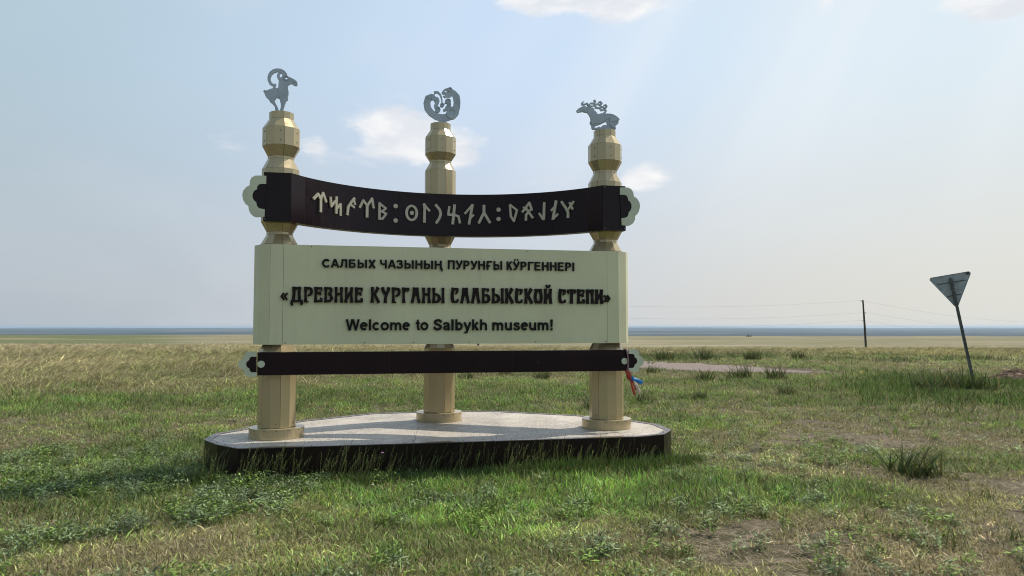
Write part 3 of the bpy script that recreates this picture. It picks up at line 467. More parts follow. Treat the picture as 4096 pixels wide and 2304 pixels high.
# pillars --------------------------------------------------
sign = empty('welcome_sign', tuple(ORG), YAW)
tag(sign, 'large cream and dark brown roadside sign on three faceted pillars with raised lettering', 'sign')
prof_side = [(.46, .213), (1.31, .213), (1.425, .150), (1.455, .150), (1.57, .213), (2.43, .213), (2.535, .213), (2.648, .150), (2.680, .150), (2.795, .213), (3.402, .213), (3.526, .150), (3.556, .150), (3.672, .213), (3.882, .213), (3.998, .141), (4.078, .141)]
prof_mid = [(.46, .213), (1.31, .213), (1.425, .150), (1.455, .150), (1.57, .213), (2.56, .213), (2.668, .150), (2.70, .150), (2.824, .213), (3.707, .213), (3.818, .150), (3.847, .150), (3.942, .213), (4.167, .213), (4.276, .141), (4.365, .141)]
panel_cache = {}
def panel_mesh(z0, r0, z1, r1):
    key = (z0, r0, z1, r1)
    if key in panel_cache: return panel_cache[key]
    g = .0016; th_ = .010; V = []
    for z, r in ((z0+g*.6, r0), (z1-g*.6, r1)):
        P = [Vector((r*math.cos(R(-90+a)), r*math.sin(R(-90+a)))) for a in (-45, -15, 15)]
        Q = [p*((r-th_)/r) for p in P]
        P[0] = P[0].lerp(P[1], g/(P[1]-P[0]).length); P[2] = P[2].lerp(P[1], g/(P[1]-P[2]).length)
        Q[0] = Q[0].lerp(Q[1], g/(Q[1]-Q[0]).length); Q[2] = Q[2].lerp(Q[1], g/(Q[1]-Q[2]).length)
        V += [(p.x, p.y, z) for p in P+Q]
    F = [(0,1,7,6), (1,2,8,7), (3,9,10,4), (4,10,11,5), (0,3,4,1), (1,4,5,2), (6,7,10,9), (7,8,11,10), (0,6,9,3), (2,5,11,8)]
    me = ensure_out(V, F); me.materials.append(M_beige); panel_cache[key] = me; return me
disc_cache = None
def pillar(pu, pv, prof):
    n = 12
    V, F = [], []
    P2 = [(z, r-.011) for z, r in prof]; P2[0] = (ZT+.005, P2[0][1])
    for z, r in P2: V += [(pu+r*math.cos(R(-105+30*k)), pv+r*math.sin(R(-105+30*k)), z) for k in range(n)]
    for i in range(len(P2)-1): F += [(i*n+k, i*n+(k+1) % n, (i+1)*n+(k+1) % n, (i+1)*n+k) for k in range(n)]
    F += [tuple(range(n-1, -1, -1)), tuple(range((len(P2)-1)*n, len(P2)*n))]
    p = mesh_obj('pillar', V, F, M_core, sign)
    for (z0, r0), (z1, r1) in zip(prof[:-1], prof[1:]):
        me = panel_mesh(z0, r0, z1, r1)
        for k in range(6): share('panel', me, p, Matrix.Translation((pu, pv, 0)) @ Matrix.Rotation(R(60*k), 4, 'Z'))
        if z1-z0 > .15:
            for k in range(12):
                ap = r0*math.cos(R(15))+.001
                for zz in ([z0+.05, z1-.05] if z1-z0 < .5 else [z0+.045]):
                    if k % 2 == 0: share('screw', scr_me, p, Matrix.Translation((pu, pv, 0)) @ Matrix.Rotation(R(30*k+3), 4, 'Z') @ Matrix.Translation((0, -ap, zz)) @ Matrix.Rotation(R(90), 4, 'X'))
    # lid
    z, r = prof[-1]; v_, f_ = prism_vf([((r-.012)*math.cos(R(-105+30*k)), (r-.012)*math.sin(R(-105+30*k))) for k in range(12)], z-.004, z-.0005)
    mesh_obj('lid', [(a+pu, b+pv, c) for a, b, c in v_], f_, M_beige, p)
    # round foot
    N = 48; v_, f_ = prism_vf([(.305*math.cos(2*math.pi*k/N), .305*math.sin(2*math.pi*k/N)) for k in range(N)], ZT+.001, .457)
    ft = mesh_obj('foot', [(a+pu, b+pv, c) for a, b, c in v_], f_, M_beige, sign)
    for k in range(14):
        a = 2*math.pi*k/14+.1; share('screw', scr_me, ft, Matrix.Translation((pu, pv, 0)) @ Matrix.Rotation(a, 4, 'Z') @ Matrix.Translation((0, -.3045, .44)) @ Matrix.Rotation(R(90), 4, 'X'))
    return p
pillar(*PL, prof_side); pillar(*PR, prof_side); pillar(*PM, prof_mid)

# main board ring around the three pillars ------------------
RB = .277; BZ0, BZ1 = 1.395, 2.518
def ring_pts(c, angs, r): return [Vector((c[0]+r*math.cos(R(a)), c[1]+r*math.sin(R(a)))) for a in angs]
outline = []   # (point) counter-clockwise, vertices of the wrapped panels
outline += ring_pts(PL, [105, 135, 165, 195, 225, 255, 285], RB)   # left collar, ends with +15 vertex of its front facet
outline += ring_pts(PR, [-105, -75, -45, -15, 15, 45], RB)
outline += ring_pts(PM, [45, 75, 105, 135], RB)
n_o = len(outline)
front_panel = None
for i in range(n_o):
    a, b = outline[i], outline[(i+1) % n_o]; d = (b-a); L = d.length; d.normalize(); nrm = Vector((d.y, -d.x))
    if 5.9 < i+0 < 6.1:  # front panel runs from the left seam to the right seam
        pass
    g = .0015; t_ = .012
    isf = abs(nrm.x) < .01 and nrm.y < 0 and L > 1
    q = [a+d*g, b-d*g, b-d*g-nrm*t_, a+d*g-nrm*t_]
    v_, f_ = prism_vf([tuple(x) for x in q], BZ0, BZ1)
    o = mesh_obj('front_panel' if isf else ('side_panel' if L > 1 else 'collar_panel'), v_, f_, M_cream, sign)
    if isf: front_panel = o
# dark core strip behind the seams
co = []; ci = []
for i in range(n_o):
    p0, p1, p2 = outline[i-1], outline[i], outline[(i+1) % n_o]; a = (p1-p0).normalized(); b = (p2-p1).normalized()
    m_ = (Vector((a.y, -a.x))+Vector((b.y, -b.x))).normalized(); k = 1/m_.dot(Vector((a.y, -a.x)))
    co.append(p1-m_*k*.0135); ci.append(p1-m_*k*.03)
V = [(p.x, p.y, z) for z in (BZ0+.004, BZ1-.004) for p in co+ci]; F = []
for i in range(n_o):
    j = (i+1) % n_o; m2 = 2*n_o
    F += [(i, j, j+m2, i+m2), (i+n_o, i+n_o+m2, j+n_o+m2, j+n_o), (i, i+n_o, j+n_o, j), (i+m2, j+m2, j+n_o+m2, i+n_o+m2)]
mesh_obj('board_frame', V, F, M_core, sign)
YF = -RB*math.cos(R(15))        # front plane of the main board (sign space)
for uu, zz in [(-1.87, 1.415), (-1.0, 1.415), (-.45, 1.415), (.2, 1.415), (1.0, 1.415), (1.88, 1.415), (-1.6, 2.50), (.9, 2.50)]:
    share('screw', scr_me, front_panel, Matrix.Translation((uu, YF-.0005, zz)) @ Matrix.Rotation(R(90), 4, 'X'))

# --- lettering
def st(w, *p): return ['S', [(x, y, w) for x, y in p]]
def tp(*p): return ['S', [tuple(q) for q in p]]
def arc(cx, cy, rx, ry, a0, a1, w, n=14): return ['S', [(cx+rx*math.cos(R(a0+(a1-a0)*i/n)), cy+ry*math.sin(R(a0+(a1-a0)*i/n)), w) for i in range(n+1)]]
T = .108   # half stroke of the bold sans
G = {  # glyph: (advance, items) cap height 1
'С': (.99, [arc(.53, .5, .38, .41, 42, 318, .105)]), 'S': (.92, [['S', [(.80,.71,.1),(.74,.85,.1),(.6,.91,.1),(.44,.91,.1),(.27,.86,.1),(.2,.74,.1),(.24,.62,.1),(.42,.54,.1),(.6,.48,.1),(.74,.39,.1),(.77,.26,.1),(.68,.14,.1),(.5,.09,.1),(.36,.09,.1),(.2,.16,.1),(.13,.32,.1)]]]),
'А': (.99, [tp((.47,1.0,.1),(.12,0,.1)), tp((.52,1.0,.1),(.88,0,.1)), st(.085,(.25,.31),(.75,.31))]),
'Л': (.95, [st(T,(.76,0),(.76,1)), st(.085,(.22,.915),(.84,.915)), ['S', [(.32,1.0,.1),(.31,.55,.1),(.27,.22,.1),(.18,.12,.1),(.03,.09,.09)]]]),
'Б': (.98, [st(T,(.2,0),(.2,1)), st(.085,(.12,.915),(.80,.915)), ['S', [(.15,.54,.085),(.5,.54,.085),(.66,.52,.09),(.745,.43,.1),(.745,.2,.1),(.66,.11,.09),(.5,.085,.085),(.15,.085,.085)]]]),
'Ы': (1.25, [st(T,(.2,0),(.2,1)), ['S', [(.15,.56,.085),(.48,.56,.085),(.62,.54,.09),(.70,.44,.1),(.70,.2,.1),(.62,.11,.09),(.48,.085,.085),(.15,.085,.085)]], st(T,(1.04,0),(1.04,1))]),
'Х': (.93, [tp((.16,1,.115),(.78,0,.115)), tp((.78,1,.115),(.16,0,.115))]), 
'Ч': (.95, [st(T,(.76,0),(.76,1)), ['S', [(.2,1,.1),(.2,.66,.1),(.26,.54,.1),(.4,.48,.09),(.76,.50,.085)]]]),
'З': (.85, [['S', [(.1,.75,.1),(.18,.87,.1),(.34,.915,.09),(.5,.9,.09),(.62,.82,.1),(.62,.66,.1),(.52,.56,.09),(.34,.53,.085)]], ['S', [(.34,.53,.085),(.54,.51,.09),(.67,.40,.1),(.67,.24,.1),(.58,.12,.09),(.4,.085,.09),(.22,.11,.1),(.1,.27,.1)]]]),
'Н': (.99, [st(T,(.2,0),(.2,1)), st(T,(.80,0),(.80,1)), st(.085,(.2,.54),(.8,.54))]),
'Ң': (1.02, [st(T,(.2,0),(.2,1)), st(T,(.80,0),(.80,1)), st(.085,(.2,.54),(.8,.54)), st(.09,(.93,.17),(.93,-.24)), st(.085,(.72,.085),(1.02,.085))]),
'П': (.99, [st(T,(.2,0),(.2,1)), st(T,(.80,0),(.80,1)), st(.085,(.12,.915),(.88,.915))]),
'У': (.88, [tp((.12,1,.105),(.46,.36,.105)), ['S', [(.79,1,.105),(.5,.30,.105),(.42,.15,.1),(.30,.09,.09),(.12,.1,.09)]]]),
'Р': (.92, [st(T,(.2,0),(.2,1)), ['S', [(.15,.915,.085),(.5,.915,.085),(.64,.88,.09),(.72,.76,.1),(.72,.62,.1),(.64,.5,.09),(.5,.455,.085),(.15,.455,.085)]]]),
'Ғ': (.88, [st(T,(.24,0),(.24,1)), st(.085,(.15,.915),(.78,.915)), st(.07,(.04,.44),(.56,.44))]),
'Г': (.80, [st(T,(.2,0),(.2,1)), st(.085,(.12,.915),(.76,.915))]),
'К': (.82, [st(T,(.2,0),(.2,1)), ['S', [(.2,.53,.08),(.40,.6,.095),(.5,.82,.1),(.6,.92,.09),(.72,.92,.08)]], tp((.36,.6,.1),(.70,0,.115))]),
'Ӱ': (.88, [tp((.12,1,.105),(.46,.36,.105)), ['S', [(.79,1,.105),(.5,.30,.105),(.42,.15,.1),(.30,.09,.09),(.12,.1,.09)]], ['E', (.28, 1.19, .095, .095)], ['E', (.62, 1.19, .095, .095)]]),
'Е': (.92, [st(T,(.2,0),(.2,1)), st(.085,(.15,.915),(.80,.915)), st(.085,(.15,.53),(.76,.53)), st(.085,(.15,.085),(.82,.085))]),
'І': (.39, [st(T,(.195,0),(.195,1))]),
'W': (1.31, [tp((.1,1,.1),(.36,0,.095)), tp((.62,1,.1),(.38,0,.095)), tp((.68,1,.1),(.94,0,.095)), tp((1.21,1,.1),(.95,0,.095))]),
'e': (.77, [['S', [(.12,.40,.07),(.68,.40,.07)]], arc(.39, .37, .27, .285, 8, 315, .098)]),
'l': (.385, [st(T,(.19,0),(.19,1))]), 'c': (.77, [arc(.40, .37, .27, .285, 45, 315, .1)]), 'o': (.85, [arc(.425, .37, .30, .285, 0, 360, .098, 24)]),
'm': (1.23, [st(.095,(.18,0),(.18,.73)), ['S', [(.2,.46,.085),(.28,.6,.09),(.42,.65,.09),(.55,.6,.092),(.615,.45,.096),(.615,0,.096)]], ['S', [(.63,.46,.085),(.72,.6,.09),(.86,.65,.09),(.99,.6,.092),(1.05,.45,.096),(1.05,0,.096)]]]),
't': (.46, [['S', [(.23,.97,.09),(.23,.25,.095),(.27,.12,.09),(.42,.085,.08)]], st(.075,(.03,.655),(.42,.655))]),
'a': (.77, [['S', [(.12,.52,.085),(.2,.63,.085),(.38,.66,.085),(.54,.62,.09),(.59,.5,.095),(.59,.14,.095),(.63,0,.095)]], ['S', [(.56,.40,.07),(.36,.37,.08),(.22,.32,.09),(.165,.2,.09),(.23,.1,.085),(.36,.075,.08),(.52,.13,.085),(.6,.26,.07)]]]),
'b': (.85, [st(.095,(.18,0),(.18,1)), arc(.44, .365, .25, .285, 0, 360, .095, 22)]),
'y': (.77, [tp((.1,.73,.098),(.40,.06,.098)), ['S', [(.67,.73,.098),(.42,.05,.098),(.34,-.14,.09),(.24,-.2,.08),(.1,-.195,.08)]]]),
'k': (.77, [st(.095,(.18,0),(.18,1)), tp((.2,.28,.09),(.62,.73,.1)), tp((.34,.42,.095),(.64,0,.11))]),
'h': (.85, [st(.095,(.18,0),(.18,1)), ['S', [(.2,.44,.085),(.3,.6,.09),(.46,.65,.09),(.6,.6,.092),(.665,.45,.096),(.665,0,.096)]]]),
'u': (.85, [st(.095,(.67,0),(.67,.73)), ['S', [(.185,.73,.096),(.185,.27,.096),(.25,.13,.092),(.40,.08,.09),(.56,.13,.09),(.65,.28,.085)]]]),
's': (.77, [['S', [(.62,.53,.085),(.55,.63,.082),(.38,.66,.08),(.22,.62,.082),(.18,.52,.085),(.27,.43,.085),(.48,.36,.085),(.6,.28,.085),(.6,.16,.085),(.5,.085,.082),(.35,.07,.08),(.2,.11,.082),(.12,.23,.085)]]]),
'!': (.46, [tp((.23,1,.115),(.23,.27,.075)), st(.1,(.23,0),(.23,.19))]),
}
def fl(xt, xm, xb, rt=.155, rm=.10, rb=.165): return tp((xt,1,rt),(xt*.4+xm*.6,.72,(rt+rm)/2-.01),(xm,.45,rm),(xb*.5+xm*.5,.2,(rm+rb)/2),(xb,0,rb))
D = {  # art-nouveau display face, cap height 1, heavy flared stems
'Н': (.74, [fl(.17,.17,.15), fl(.57,.57,.59), st(.09,(.2,.56),(.55,.56)), tp((.2,.60,.1),(.37,.53,.08),(.54,.60,.1))]),
'И': (.74, [fl(.17,.17,.15), fl(.57,.57,.59), tp((.22,.30,.13),(.54,.74,.12))]),
'Й': (.74, [fl(.17,.17,.15), fl(.57,.57,.59), tp((.22,.30,.13),(.54,.74,.12)), ['S', [(.22,1.24,.085),(.30,1.14,.10),(.38,1.10,.10),(.47,1.15,.10),(.55,1.25,.085)]]]),
'П': (.72, [fl(.17,.17,.16), fl(.55,.55,.58), st(.1,(.05,.9),(.68,.9)), tp((.2,.78,.12),(.36,.88,.1),(.52,.78,.12))]),
'Д': (.92, [tp((.27,1,.15),(.27,.5,.14),(.22,.1,.14)), tp((.66,1,.14),(.65,.5,.13),(.68,.1,.15)), st(.1,(.14,.9),(.80,.9)), st(.09,(.05,.08),(.92,.08)), tp((.10,.1,.09),(.09,-.06,.10),(.17,-.19,.11)), tp((.82,.1,.12),(.86,-.06,.11),(.76,-.14,.09)), ['s', [(.46,.78,.035),(.465,.5,.075),(.455,.25,.085),(.45,.19,.05)]]]),
'Р': (.74, [fl(.18,.18,.20), ['S', [(.1,.91,.09),(.42,.91,.10),(.58,.86,.12),(.62,.72,.13),(.58,.55,.12),(.44,.45,.08),(.33,.46,.06)]], tp((.2,.04,.05),(.42,.03,.04))]),
'Е': (.72, [fl(.18,.16,.18), st(.085,(.05,.915),(.66,.915)), tp((.60,.95,.07),(.61,.8,.06),(.55,.70,.055)), tp((.2,.55,.09),(.36,.62,.09),(.50,.62,.10),(.52,.54,.10),(.46,.47,.06)), st(.085,(.05,.085),(.68,.085)), tp((.62,.05,.08),(.62,.22,.09),(.5,.28,.09)), tp((.2,.75,.12),(.3,.86,.08))]),
'В': (.76, [fl(.18,.17,.18), st(.08,(.05,.92),(.60,.92)), tp((.56,.92,.11),(.60,.78,.12),(.50,.60,.12),(.36,.54,.09)), tp((.4,.56,.09),(.57,.45,.12),(.62,.28,.14),(.52,.12,.12),(.36,.085,.085),(.1,.085,.085))]),
'К': (.76, [fl(.17,.17,.16), tp((.24,.48,.10),(.38,.62,.13),(.52,.85,.14),(.60,1,.16)), tp((.32,.56,.12),(.46,.34,.13),(.60,.1,.14),(.64,0,.15))]),
'У': (.72, [tp((.13,1,.15),(.17,.78,.14),(.32,.55,.13)), tp((.60,1,.15),(.53,.75,.13),(.40,.5,.13),(.34,.25,.13),(.34,0,.16))]),
'Г': (.66, [fl(.18,.18,.20), st(.085,(.05,.915),(.58,.915)), tp((.54,.95,.09),(.56,.84,.08),(.44,.74,.05)), tp((.22,.75,.12),(.36,.86,.08))]),
'А': (.80, [tp((.33,1,.16),(.26,.6,.13),(.20,.25,.13),(.13,0,.14)), tp((.46,1,.16),(.54,.6,.13),(.60,.25,.13),(.67,0,.14)), st(.07,(.24,.56),(.56,.56)), tp((.24,.46,.08),(.40,.55,.07),(.56,.46,.08)), st(.07,(.17,.93),(.62,.93))]),
'Л': (.80, [tp((.33,1,.16),(.26,.6,.14),(.20,.25,.13),(.13,0,.14)), tp((.46,1,.16),(.54,.6,.14),(.60,.25,.13),(.67,0,.14)), st(.07,(.17,.93),(.62,.93))]),
'Ы': (1.02, [fl(.17,.17,.17), tp((.22,.62,.06),(.42,.55,.10),(.56,.44,.13),(.60,.28,.14),(.50,.12,.12),(.36,.085,.085),(.1,.085,.085)), fl(.86,.87,.87,.14,.11,.15)]),
'Ь': (.70, [fl(.17,.17,.17)]),
'С': (.72, [tp((.24,1,.16),(.17,.7,.14),(.15,.4,.14),(.20,.15,.15),(.26,.09,.09),(.45,.09,.09),(.56,.12,.10),(.58,.28,.07)), st(.085,(.14,.915),(.62,.915)), tp((.56,.96,.10),(.56,.78,.10),(.48,.64,.08),(.40,.62,.05))]),
'Б': (.76, [fl(.17,.16,.17), st(.085,(.05,.915),(.60,.915)), tp((.56,.96,.08),(.55,.82,.07),(.46,.76,.04)), tp((.24,.52,.07),(.44,.55,.10),(.58,.44,.13),(.61,.28,.14),(.52,.12,.12),(.36,.085,.085),(.1,.085,.085))]),
'О': (.76, [['S', [(.38,.88,.1),(.22,.86,.13),(.15,.62,.13),(.13,.38,.14),(.2,.14,.14),(.38,.10,.1),(.56,.14,.14),(.62,.38,.14),(.60,.62,.13),(.53,.86,.13),(.38,.88,.1)]], st(.08,(.08,.92),(.68,.92)), st(.08,(.10,.08),(.66,.08))]),
'Т': (.74, [tp((.37,1,.15),(.37,.6,.13),(.36,.3,.13),(.35,0,.18)), st(.085,(.02,.915),(.72,.915)), tp((.05,.95,.07),(.06,.82,.08),(.14,.66,.04)), tp((.68,.95,.07),(.67,.82,.08),(.58,.68,.04))]),
'«': (.86, [tp((.42,.95,.11),(.12,.5,.11),(.42,.05,.11)), tp((.80,.95,.11),(.5,.5,.11),(.80,.05,.11))]),
'»': (.86, [tp((.06,.95,.11),(.36,.5,.11),(.06,.05,.11)), tp((.44,.95,.11),(.74,.5,.11),(.44,.05,.11))]),
}
for ch in D: D[ch] = (D[ch][0]+.02, [[k, [(q[0], q[1], q[2]*(.80 if ch not in '«»' else 1)) for q in g] if k == 'S' else g] for k, g in D[ch][1]])
gl_cache = {}
def letter_mesh(ch, table, depth, mat):
    key = (ch, id(table))
    if key not in gl_cache:
        me = plate_mesh(table[ch][1], -depth, 0, 90); me.materials.append(mat); gl_cache[key] = me
    return gl_cache[key]
for wd, (u0, u1, zb, zt_) in DATA['words'].items():
    disp = wd.startswith('d:'); txt = wd[2:] if disp else wd; tb = D if disp else G
    adv = [tb[c][0] for c in txt]
    b0 = bounds(tb[txt[0]][1])[0]; b1 = bounds(tb[txt[-1]][1])[1]
    tot = sum(adv[:-1]) - b0 + b1; sx = (u1-u0)/tot; sz = zt_-zb; x = u0-b0*sx
    for c, a in zip(txt, adv):
        d_ = .026 if disp else .018
        share('letter', letter_mesh(c, tb, 1.0, M_letter2 if disp else M_letter), front_panel, Matrix.Translation((x, YF-.003, zb)) @ Matrix.Diagonal((sx, d_, sz, 1)))
        x += a*sx

# --- upper curved beam
RA, AP = 2.2, .64; BT, BB = 3.315, 2.768; BTH = .12
front = [(-2.12, -.345), (-1.825, -.345)]
arcp = [(uu, AP-(RA-math.sqrt(RA*RA-uu*uu))) for uu in np.linspace(-1.69, 1.69, 41)]
front += arcp + [(1.825, -.345), (2.12, -.345)]
back = []
for i, p in enumerate(front):
    if i in (0, len(front)-1): back.append((p[0], p[1]+BTH)); continue
    a = Vector(front[i-1]); b = Vector(front[i+1]); d = (b-a).normalized(); back.append((p[0]-d.y*BTH, p[1]+d.x*BTH))
beam = mesh_obj('upper_beam', *prism_vf([(p[0]*.998, p[1]+.006) for p in front]+[(p[0]*.998, p[1]) for p in back[::-1]], BB+.004, BT-.004), M_core, sign)
segs = [front[0:2], front[1:3], front[2:16], front[15:30], front[29:43], front[42:44], front[43:45]]
for sgm in segs:
    n = len(sgm); V = []; F = []
    ds = [(Vector(sgm[min(i+1, n-1)])-Vector(sgm[max(i-1, 0)])).normalized() for i in range(n)]
    P = [Vector(p) for p in sgm]; P[0] = P[0]+ds[0]*.0015; P[-1] = P[-1]-ds[-1]*.0015
    poly = [(p.x, p.y) for p in P] + [(p.x-d.y*.005, p.y+d.x*.005) for p, d in zip(P[::-1], ds[::-1])]
    V = [(x, y, z) for z in (BB, BT) for x, y in poly]; m_ = len(poly)
    for i in range(n-1): F += [(i, i+1, i+1+m_, i+m_), (m_-1-i, m_-1-i+m_, m_-2-i+m_, m_-2-i), (i, m_-1-i, m_-2-i, i+1), (i+m_, i+1+m_, m_-2-i+m_, m_-1-i+m_)]
    F += [(0, m_, 2*m_-1, m_-1), (n-1, n, n+m_, n-1+m_)]
    me = ensure_out(V, F)
    if n > 3: me.polygons.foreach_set('use_smooth', [False]*len(me.polygons))
    me.materials.append(M_brown); share('beam_panel', me, beam)
# top/bottom covers of the beam
for z0, z1 in ((BT-.0035, BT+.0015), (BB-.0015, BB+.0035)):
    pin = [(p[0]*.999, p[1]+.0065) for p in front]+[(p[0]*.999, p[1]) for p in back[::-1]]
    mesh_obj('beam_cover', *prism_vf(pin, z0, z1), M_brown, beam)
for r_ in DATA['runes']:
    me = plate_mesh([[k, [tuple(q) for q in g] if k in 'Ss' else tuple(g)] for k, g in r_['items']], -.024, -.001, 90); me.materials.append(M_rune)
    share('rune', me, beam, Matrix.Translation((r_['u'], r_['v'], 0)) @ Matrix.Rotation(r_['a'], 4, 'Z') @ Matrix.Translation((0, -.002, 0)))
for uu, zz in [(-2.10, 2.79), (2.10, 3.295), (2.10, 2.79), (1.85, 2.79), (1.85, 3.295)]:
    share('screw', scrl_me, beam, Matrix.Translation((uu, -.3455, zz)) @ Matrix.Rotation(R(90), 4, 'X'))
# scalloped ornaments at both ends
def flip(items): return [[k, [[-q[0]]+list(q[1:]) for q in g] if k in 'SsPpQq' else [-g[0]]+list(g[1:])] for k, g in items]
def orn(items, inl, y, yi, mat_in):
    me = plate_mesh(items, y-.022, y-.002, 120); me.materials.append(M_orn); o = share('scallop', me, sign)
    me = plate_mesh(inl, yi-.012, yi-.001, 90); me.materials.append(mat_in); share('inlay', me, o); return o
orn(DATA['scal_UL'], DATA['inlay_UL'], -.347, -.345, M_brown); orn(DATA['scal_UR'], DATA['inlay_UR'], -.347, -.345, M_brown)
# --- lower beam
LY = -.30
lb = mesh_obj('lower_beam', *box_vf(-2.16, 2.15, LY+.004, LY+.075, 1.064, 1.306), M_core, sign)
for a, b in ((-2.16, -.72), (-.72, .72), (.72, 2.15)):
    mesh_obj('beam_panel', *box_vf(a+.001, b-.001, LY, LY+.0035, 1.062, 1.308), M_brown, lb)
for a, b in ((1.3085, 1.312), (1.0585, 1.0615)): mesh_obj('beam_cover', *box_vf(-2.16, 2.15, LY+.0005, LY+.075, a, b), M_brown, lb)
orn(DATA['scal_LL'], DATA['inlay_LL'], -.302, -.300, M_brown); orn(DATA['scal_LR'], DATA['inlay_LR'], -.302, -.300, M_brown)
for k in ('disc_LL', 'disc_LR'):
    e = DATA[k][0][1]; me = plate_mesh([['E', (e[0], e[1], .0385, .0385)]], LY-.012, LY-.001, 60); me.materials.append(M_orn); share('disc', me, lb)

# --- statues on the pillar tops
def statue(name, key, pu, pv, ztop, label, cat, th_=.03, N=170):
    o = empty(name, tuple(Wp(pu, pv, ztop)), YAW); tag(o, label, cat, 'grey animal cut-outs on the pillar tops')
    lo_ = bounds(DATA[key])[2]; off = ztop
    me = plate_mesh(DATA[key], -th_/2, th_/2, N); me.materials.append(M_steel); b_ = share('body', me, o, Matrix.Translation((0, 0, -off)))
    me = plate_mesh(DATA[key+'_relief'], -th_/2-.009, -th_/2-.0005, N); me.materials.append(M_steel); share('raised_relief', me, o, Matrix.Translation((0, 0, -off)))
    me = bpy.data.meshes.new('x'); v_, f_ = box_vf(-.07, .07, -.035, .035, .0002, .006); fo = mesh_obj('base_plate', v_, f_, M_steel, o)
    return o
statue('ibex_statue', 'ibex', *PL, 4.078, 'grey flat ibex figure with ribbed curled horns standing on the left pillar', 'statue')
statue('panther_statue', 'panther', *PM, 4.365, 'grey flat panther figure curled into a ring on the middle pillar', 'statue')
statue('stag_statue', 'stag', *PR, 4.078, 'grey flat reclining stag figure with scrolled antlers on the right pillar', 'statue')

# --- ribbon tied round the right end of the lower beam
rb = empty('ribbon', tuple(Wp(2.13, LY-.02, 1.06)), YAW); tag(rb, 'red, white and blue ribbon knotted round the right end of the lower dark beam', 'ribbon')
def strip(name, pts, wds, mat, th_=.0015, nrm=(0, -1, 0)):
    P = [Vector(p) for p in pts]; n = len(P); V = []; F = []; N_ = Vector(nrm)
    for i, p in enumerate(P):
        d = (P[min(i+1, n-1)]-P[max(i-1, 0)]).normalized(); s = d.cross(N_).normalized(); wv = wds[i]
        tw = .35*math.sin(i*1.3)*wv
        for e in (-.5, 0, .5):
            q = p+s*wv*e+N_*(tw*e*2+(.25*wv if e == 0 else 0)); V += [q, q-N_*th_]
    for i in range(n-1):
        o = i*6
        for a, b in ((0, 2), (2, 4)): F += [(o+a, o+b, o+6+b, o+6+a), (o+a+1, o+7+a, o+7+b, o+1+b)]
        F += [(o, o+6, o+7, o+1), (o+4, o+5, o+11, o+10)]
    F += [(0, 1, 3, 2), (2, 3, 5, 4), (n*6-6, n*6-4, n*6-3, n*6-5), (n*6-4, n*6-2, n*6-1, n*6-3)]
    me = ensure_out(V, F); me.polygons.foreach_set('use_smooth', [True]*len(me.polygons)); me.materials.append(mat); return share(name, me, rb)
strip('band', [(0, 0, .262), (.006, -.004, .2), (.016, -.005, .12), (.010, -.005, .05), (.0, 0, -.01)], [.026, .026, .024, .022, .02], M_pink)
strip('band', [(0, 0, .258), (0, .05, .262), (0, .10, .258)], [.026]*3, M_pink, nrm=(0, 0, 1))
kv, kf = tube_vf([(-.02, .0, .0), (0, -.012, -.012), (.015, -.018, -.04), (.04, -.012, -.075), (.06, 0, -.095)], [.014, .026, .03, .024, .008], 10)
me = ensure_out(kv, kf); me.polygons.foreach_set('use_smooth', [True]*len(me.polygons)); me.materials.append(M_red); share('knot', me, rb)
strip('tail', [(.0, -.022, -.005), (.03, -.03, -.04), (.065, -.03, -.085), (.05, -.022, -.10)], [.02, .028, .028, .02], M_blue)
strip('tail', [(.04, -.01, -.085), (.08, -.005, -.10), (.12, 0, -.115), (.155, .01, -.13), (.195, .01, -.155)], [.03, .045, .05, .046, .05], M_blue)
strip('tail', [(.0, -.01, -.03), (-.005, -.01, -.07), (.02, -.01, -.11)], [.02, .03, .024], M_red)
strip('tail', [(.03, -.006, -.09), (.055, 0, -.15), (.07, .01, -.2), (.085, .008, -.25), (.095, .0, -.30)], [.025, .034, .032, .028, .016], M_red)
strip('tail', [(.05, 0, -.10), (.085, .005, -.15), (.10, .012, -.19), (.11, .012, -.235)], [.02, .03, .028, .014], M_red)
strip('tail', [(.06, .006, -.10), (.10, .012, -.145), (.135, .015, -.2), (.155, .01, -.25), (.168, .006, -.29)], [.02, .04, .044, .034, .012], M_white)

# ------------------------------------------------------------ leaning road sign, utility pole, mound
rs = empty('road_sign', (13.13, 21.3, float(tz(13.13, 21.3)))); tag(rs, 'back of a triangular road sign on a post leaning to the left', 'road sign')
LEAN = Matrix.Rotation(R(-9.6), 4, 'Y') @ Matrix.Rotation(R(-2), 4, 'X') @ Matrix.Rotation(R(-18), 4, 'Z')
def rs_part(name, vf, mat, parent=None, mtx=None):
    me = ensure_out(*vf); me.materials.append(mat); o = share(name, me, parent or rs)
    if parent is None: o.matrix_local = LEAN @ (mtx or Matrix())
    elif mtx is not None: o.matrix_local = mtx
    return o
post = rs_part('post', box_vf(-.035, .035, -.045, .025, -.4, 3.02), M_post)
tri = []
for (cx, cz), a0 in (((-.46, 3.10), 90), ((.46, 3.10), -30), ((0, 2.24), 210)):
    pass
def round_tri(w2, h, r, ztop):
    c = [(-w2+r*1.5, ztop-r), (w2-r*1.5, ztop-r), (0, ztop-h+r*1.6)]; P = []
    for (x, z), (a0, a1) in zip(c, ((210, 90), (90, -30), (-30, -150))):
        P += [(x+r*math.cos(R(a0+(a1-a0)*i/6)), z+r*math.sin(R(a0+(a1-a0)*i/6))) for i in range(7)]
    return P
def plate_xz(P, y0, y1): n = len(P); return [(x, y0, z) for x, z in P]+[(x, y1, z) for x, z in P], [tuple(range(n)), tuple(range(2*n-1, n-1, -1))]+[(i, (i+1) % n, (i+1) % n+n, i+n) for i in range(n)]
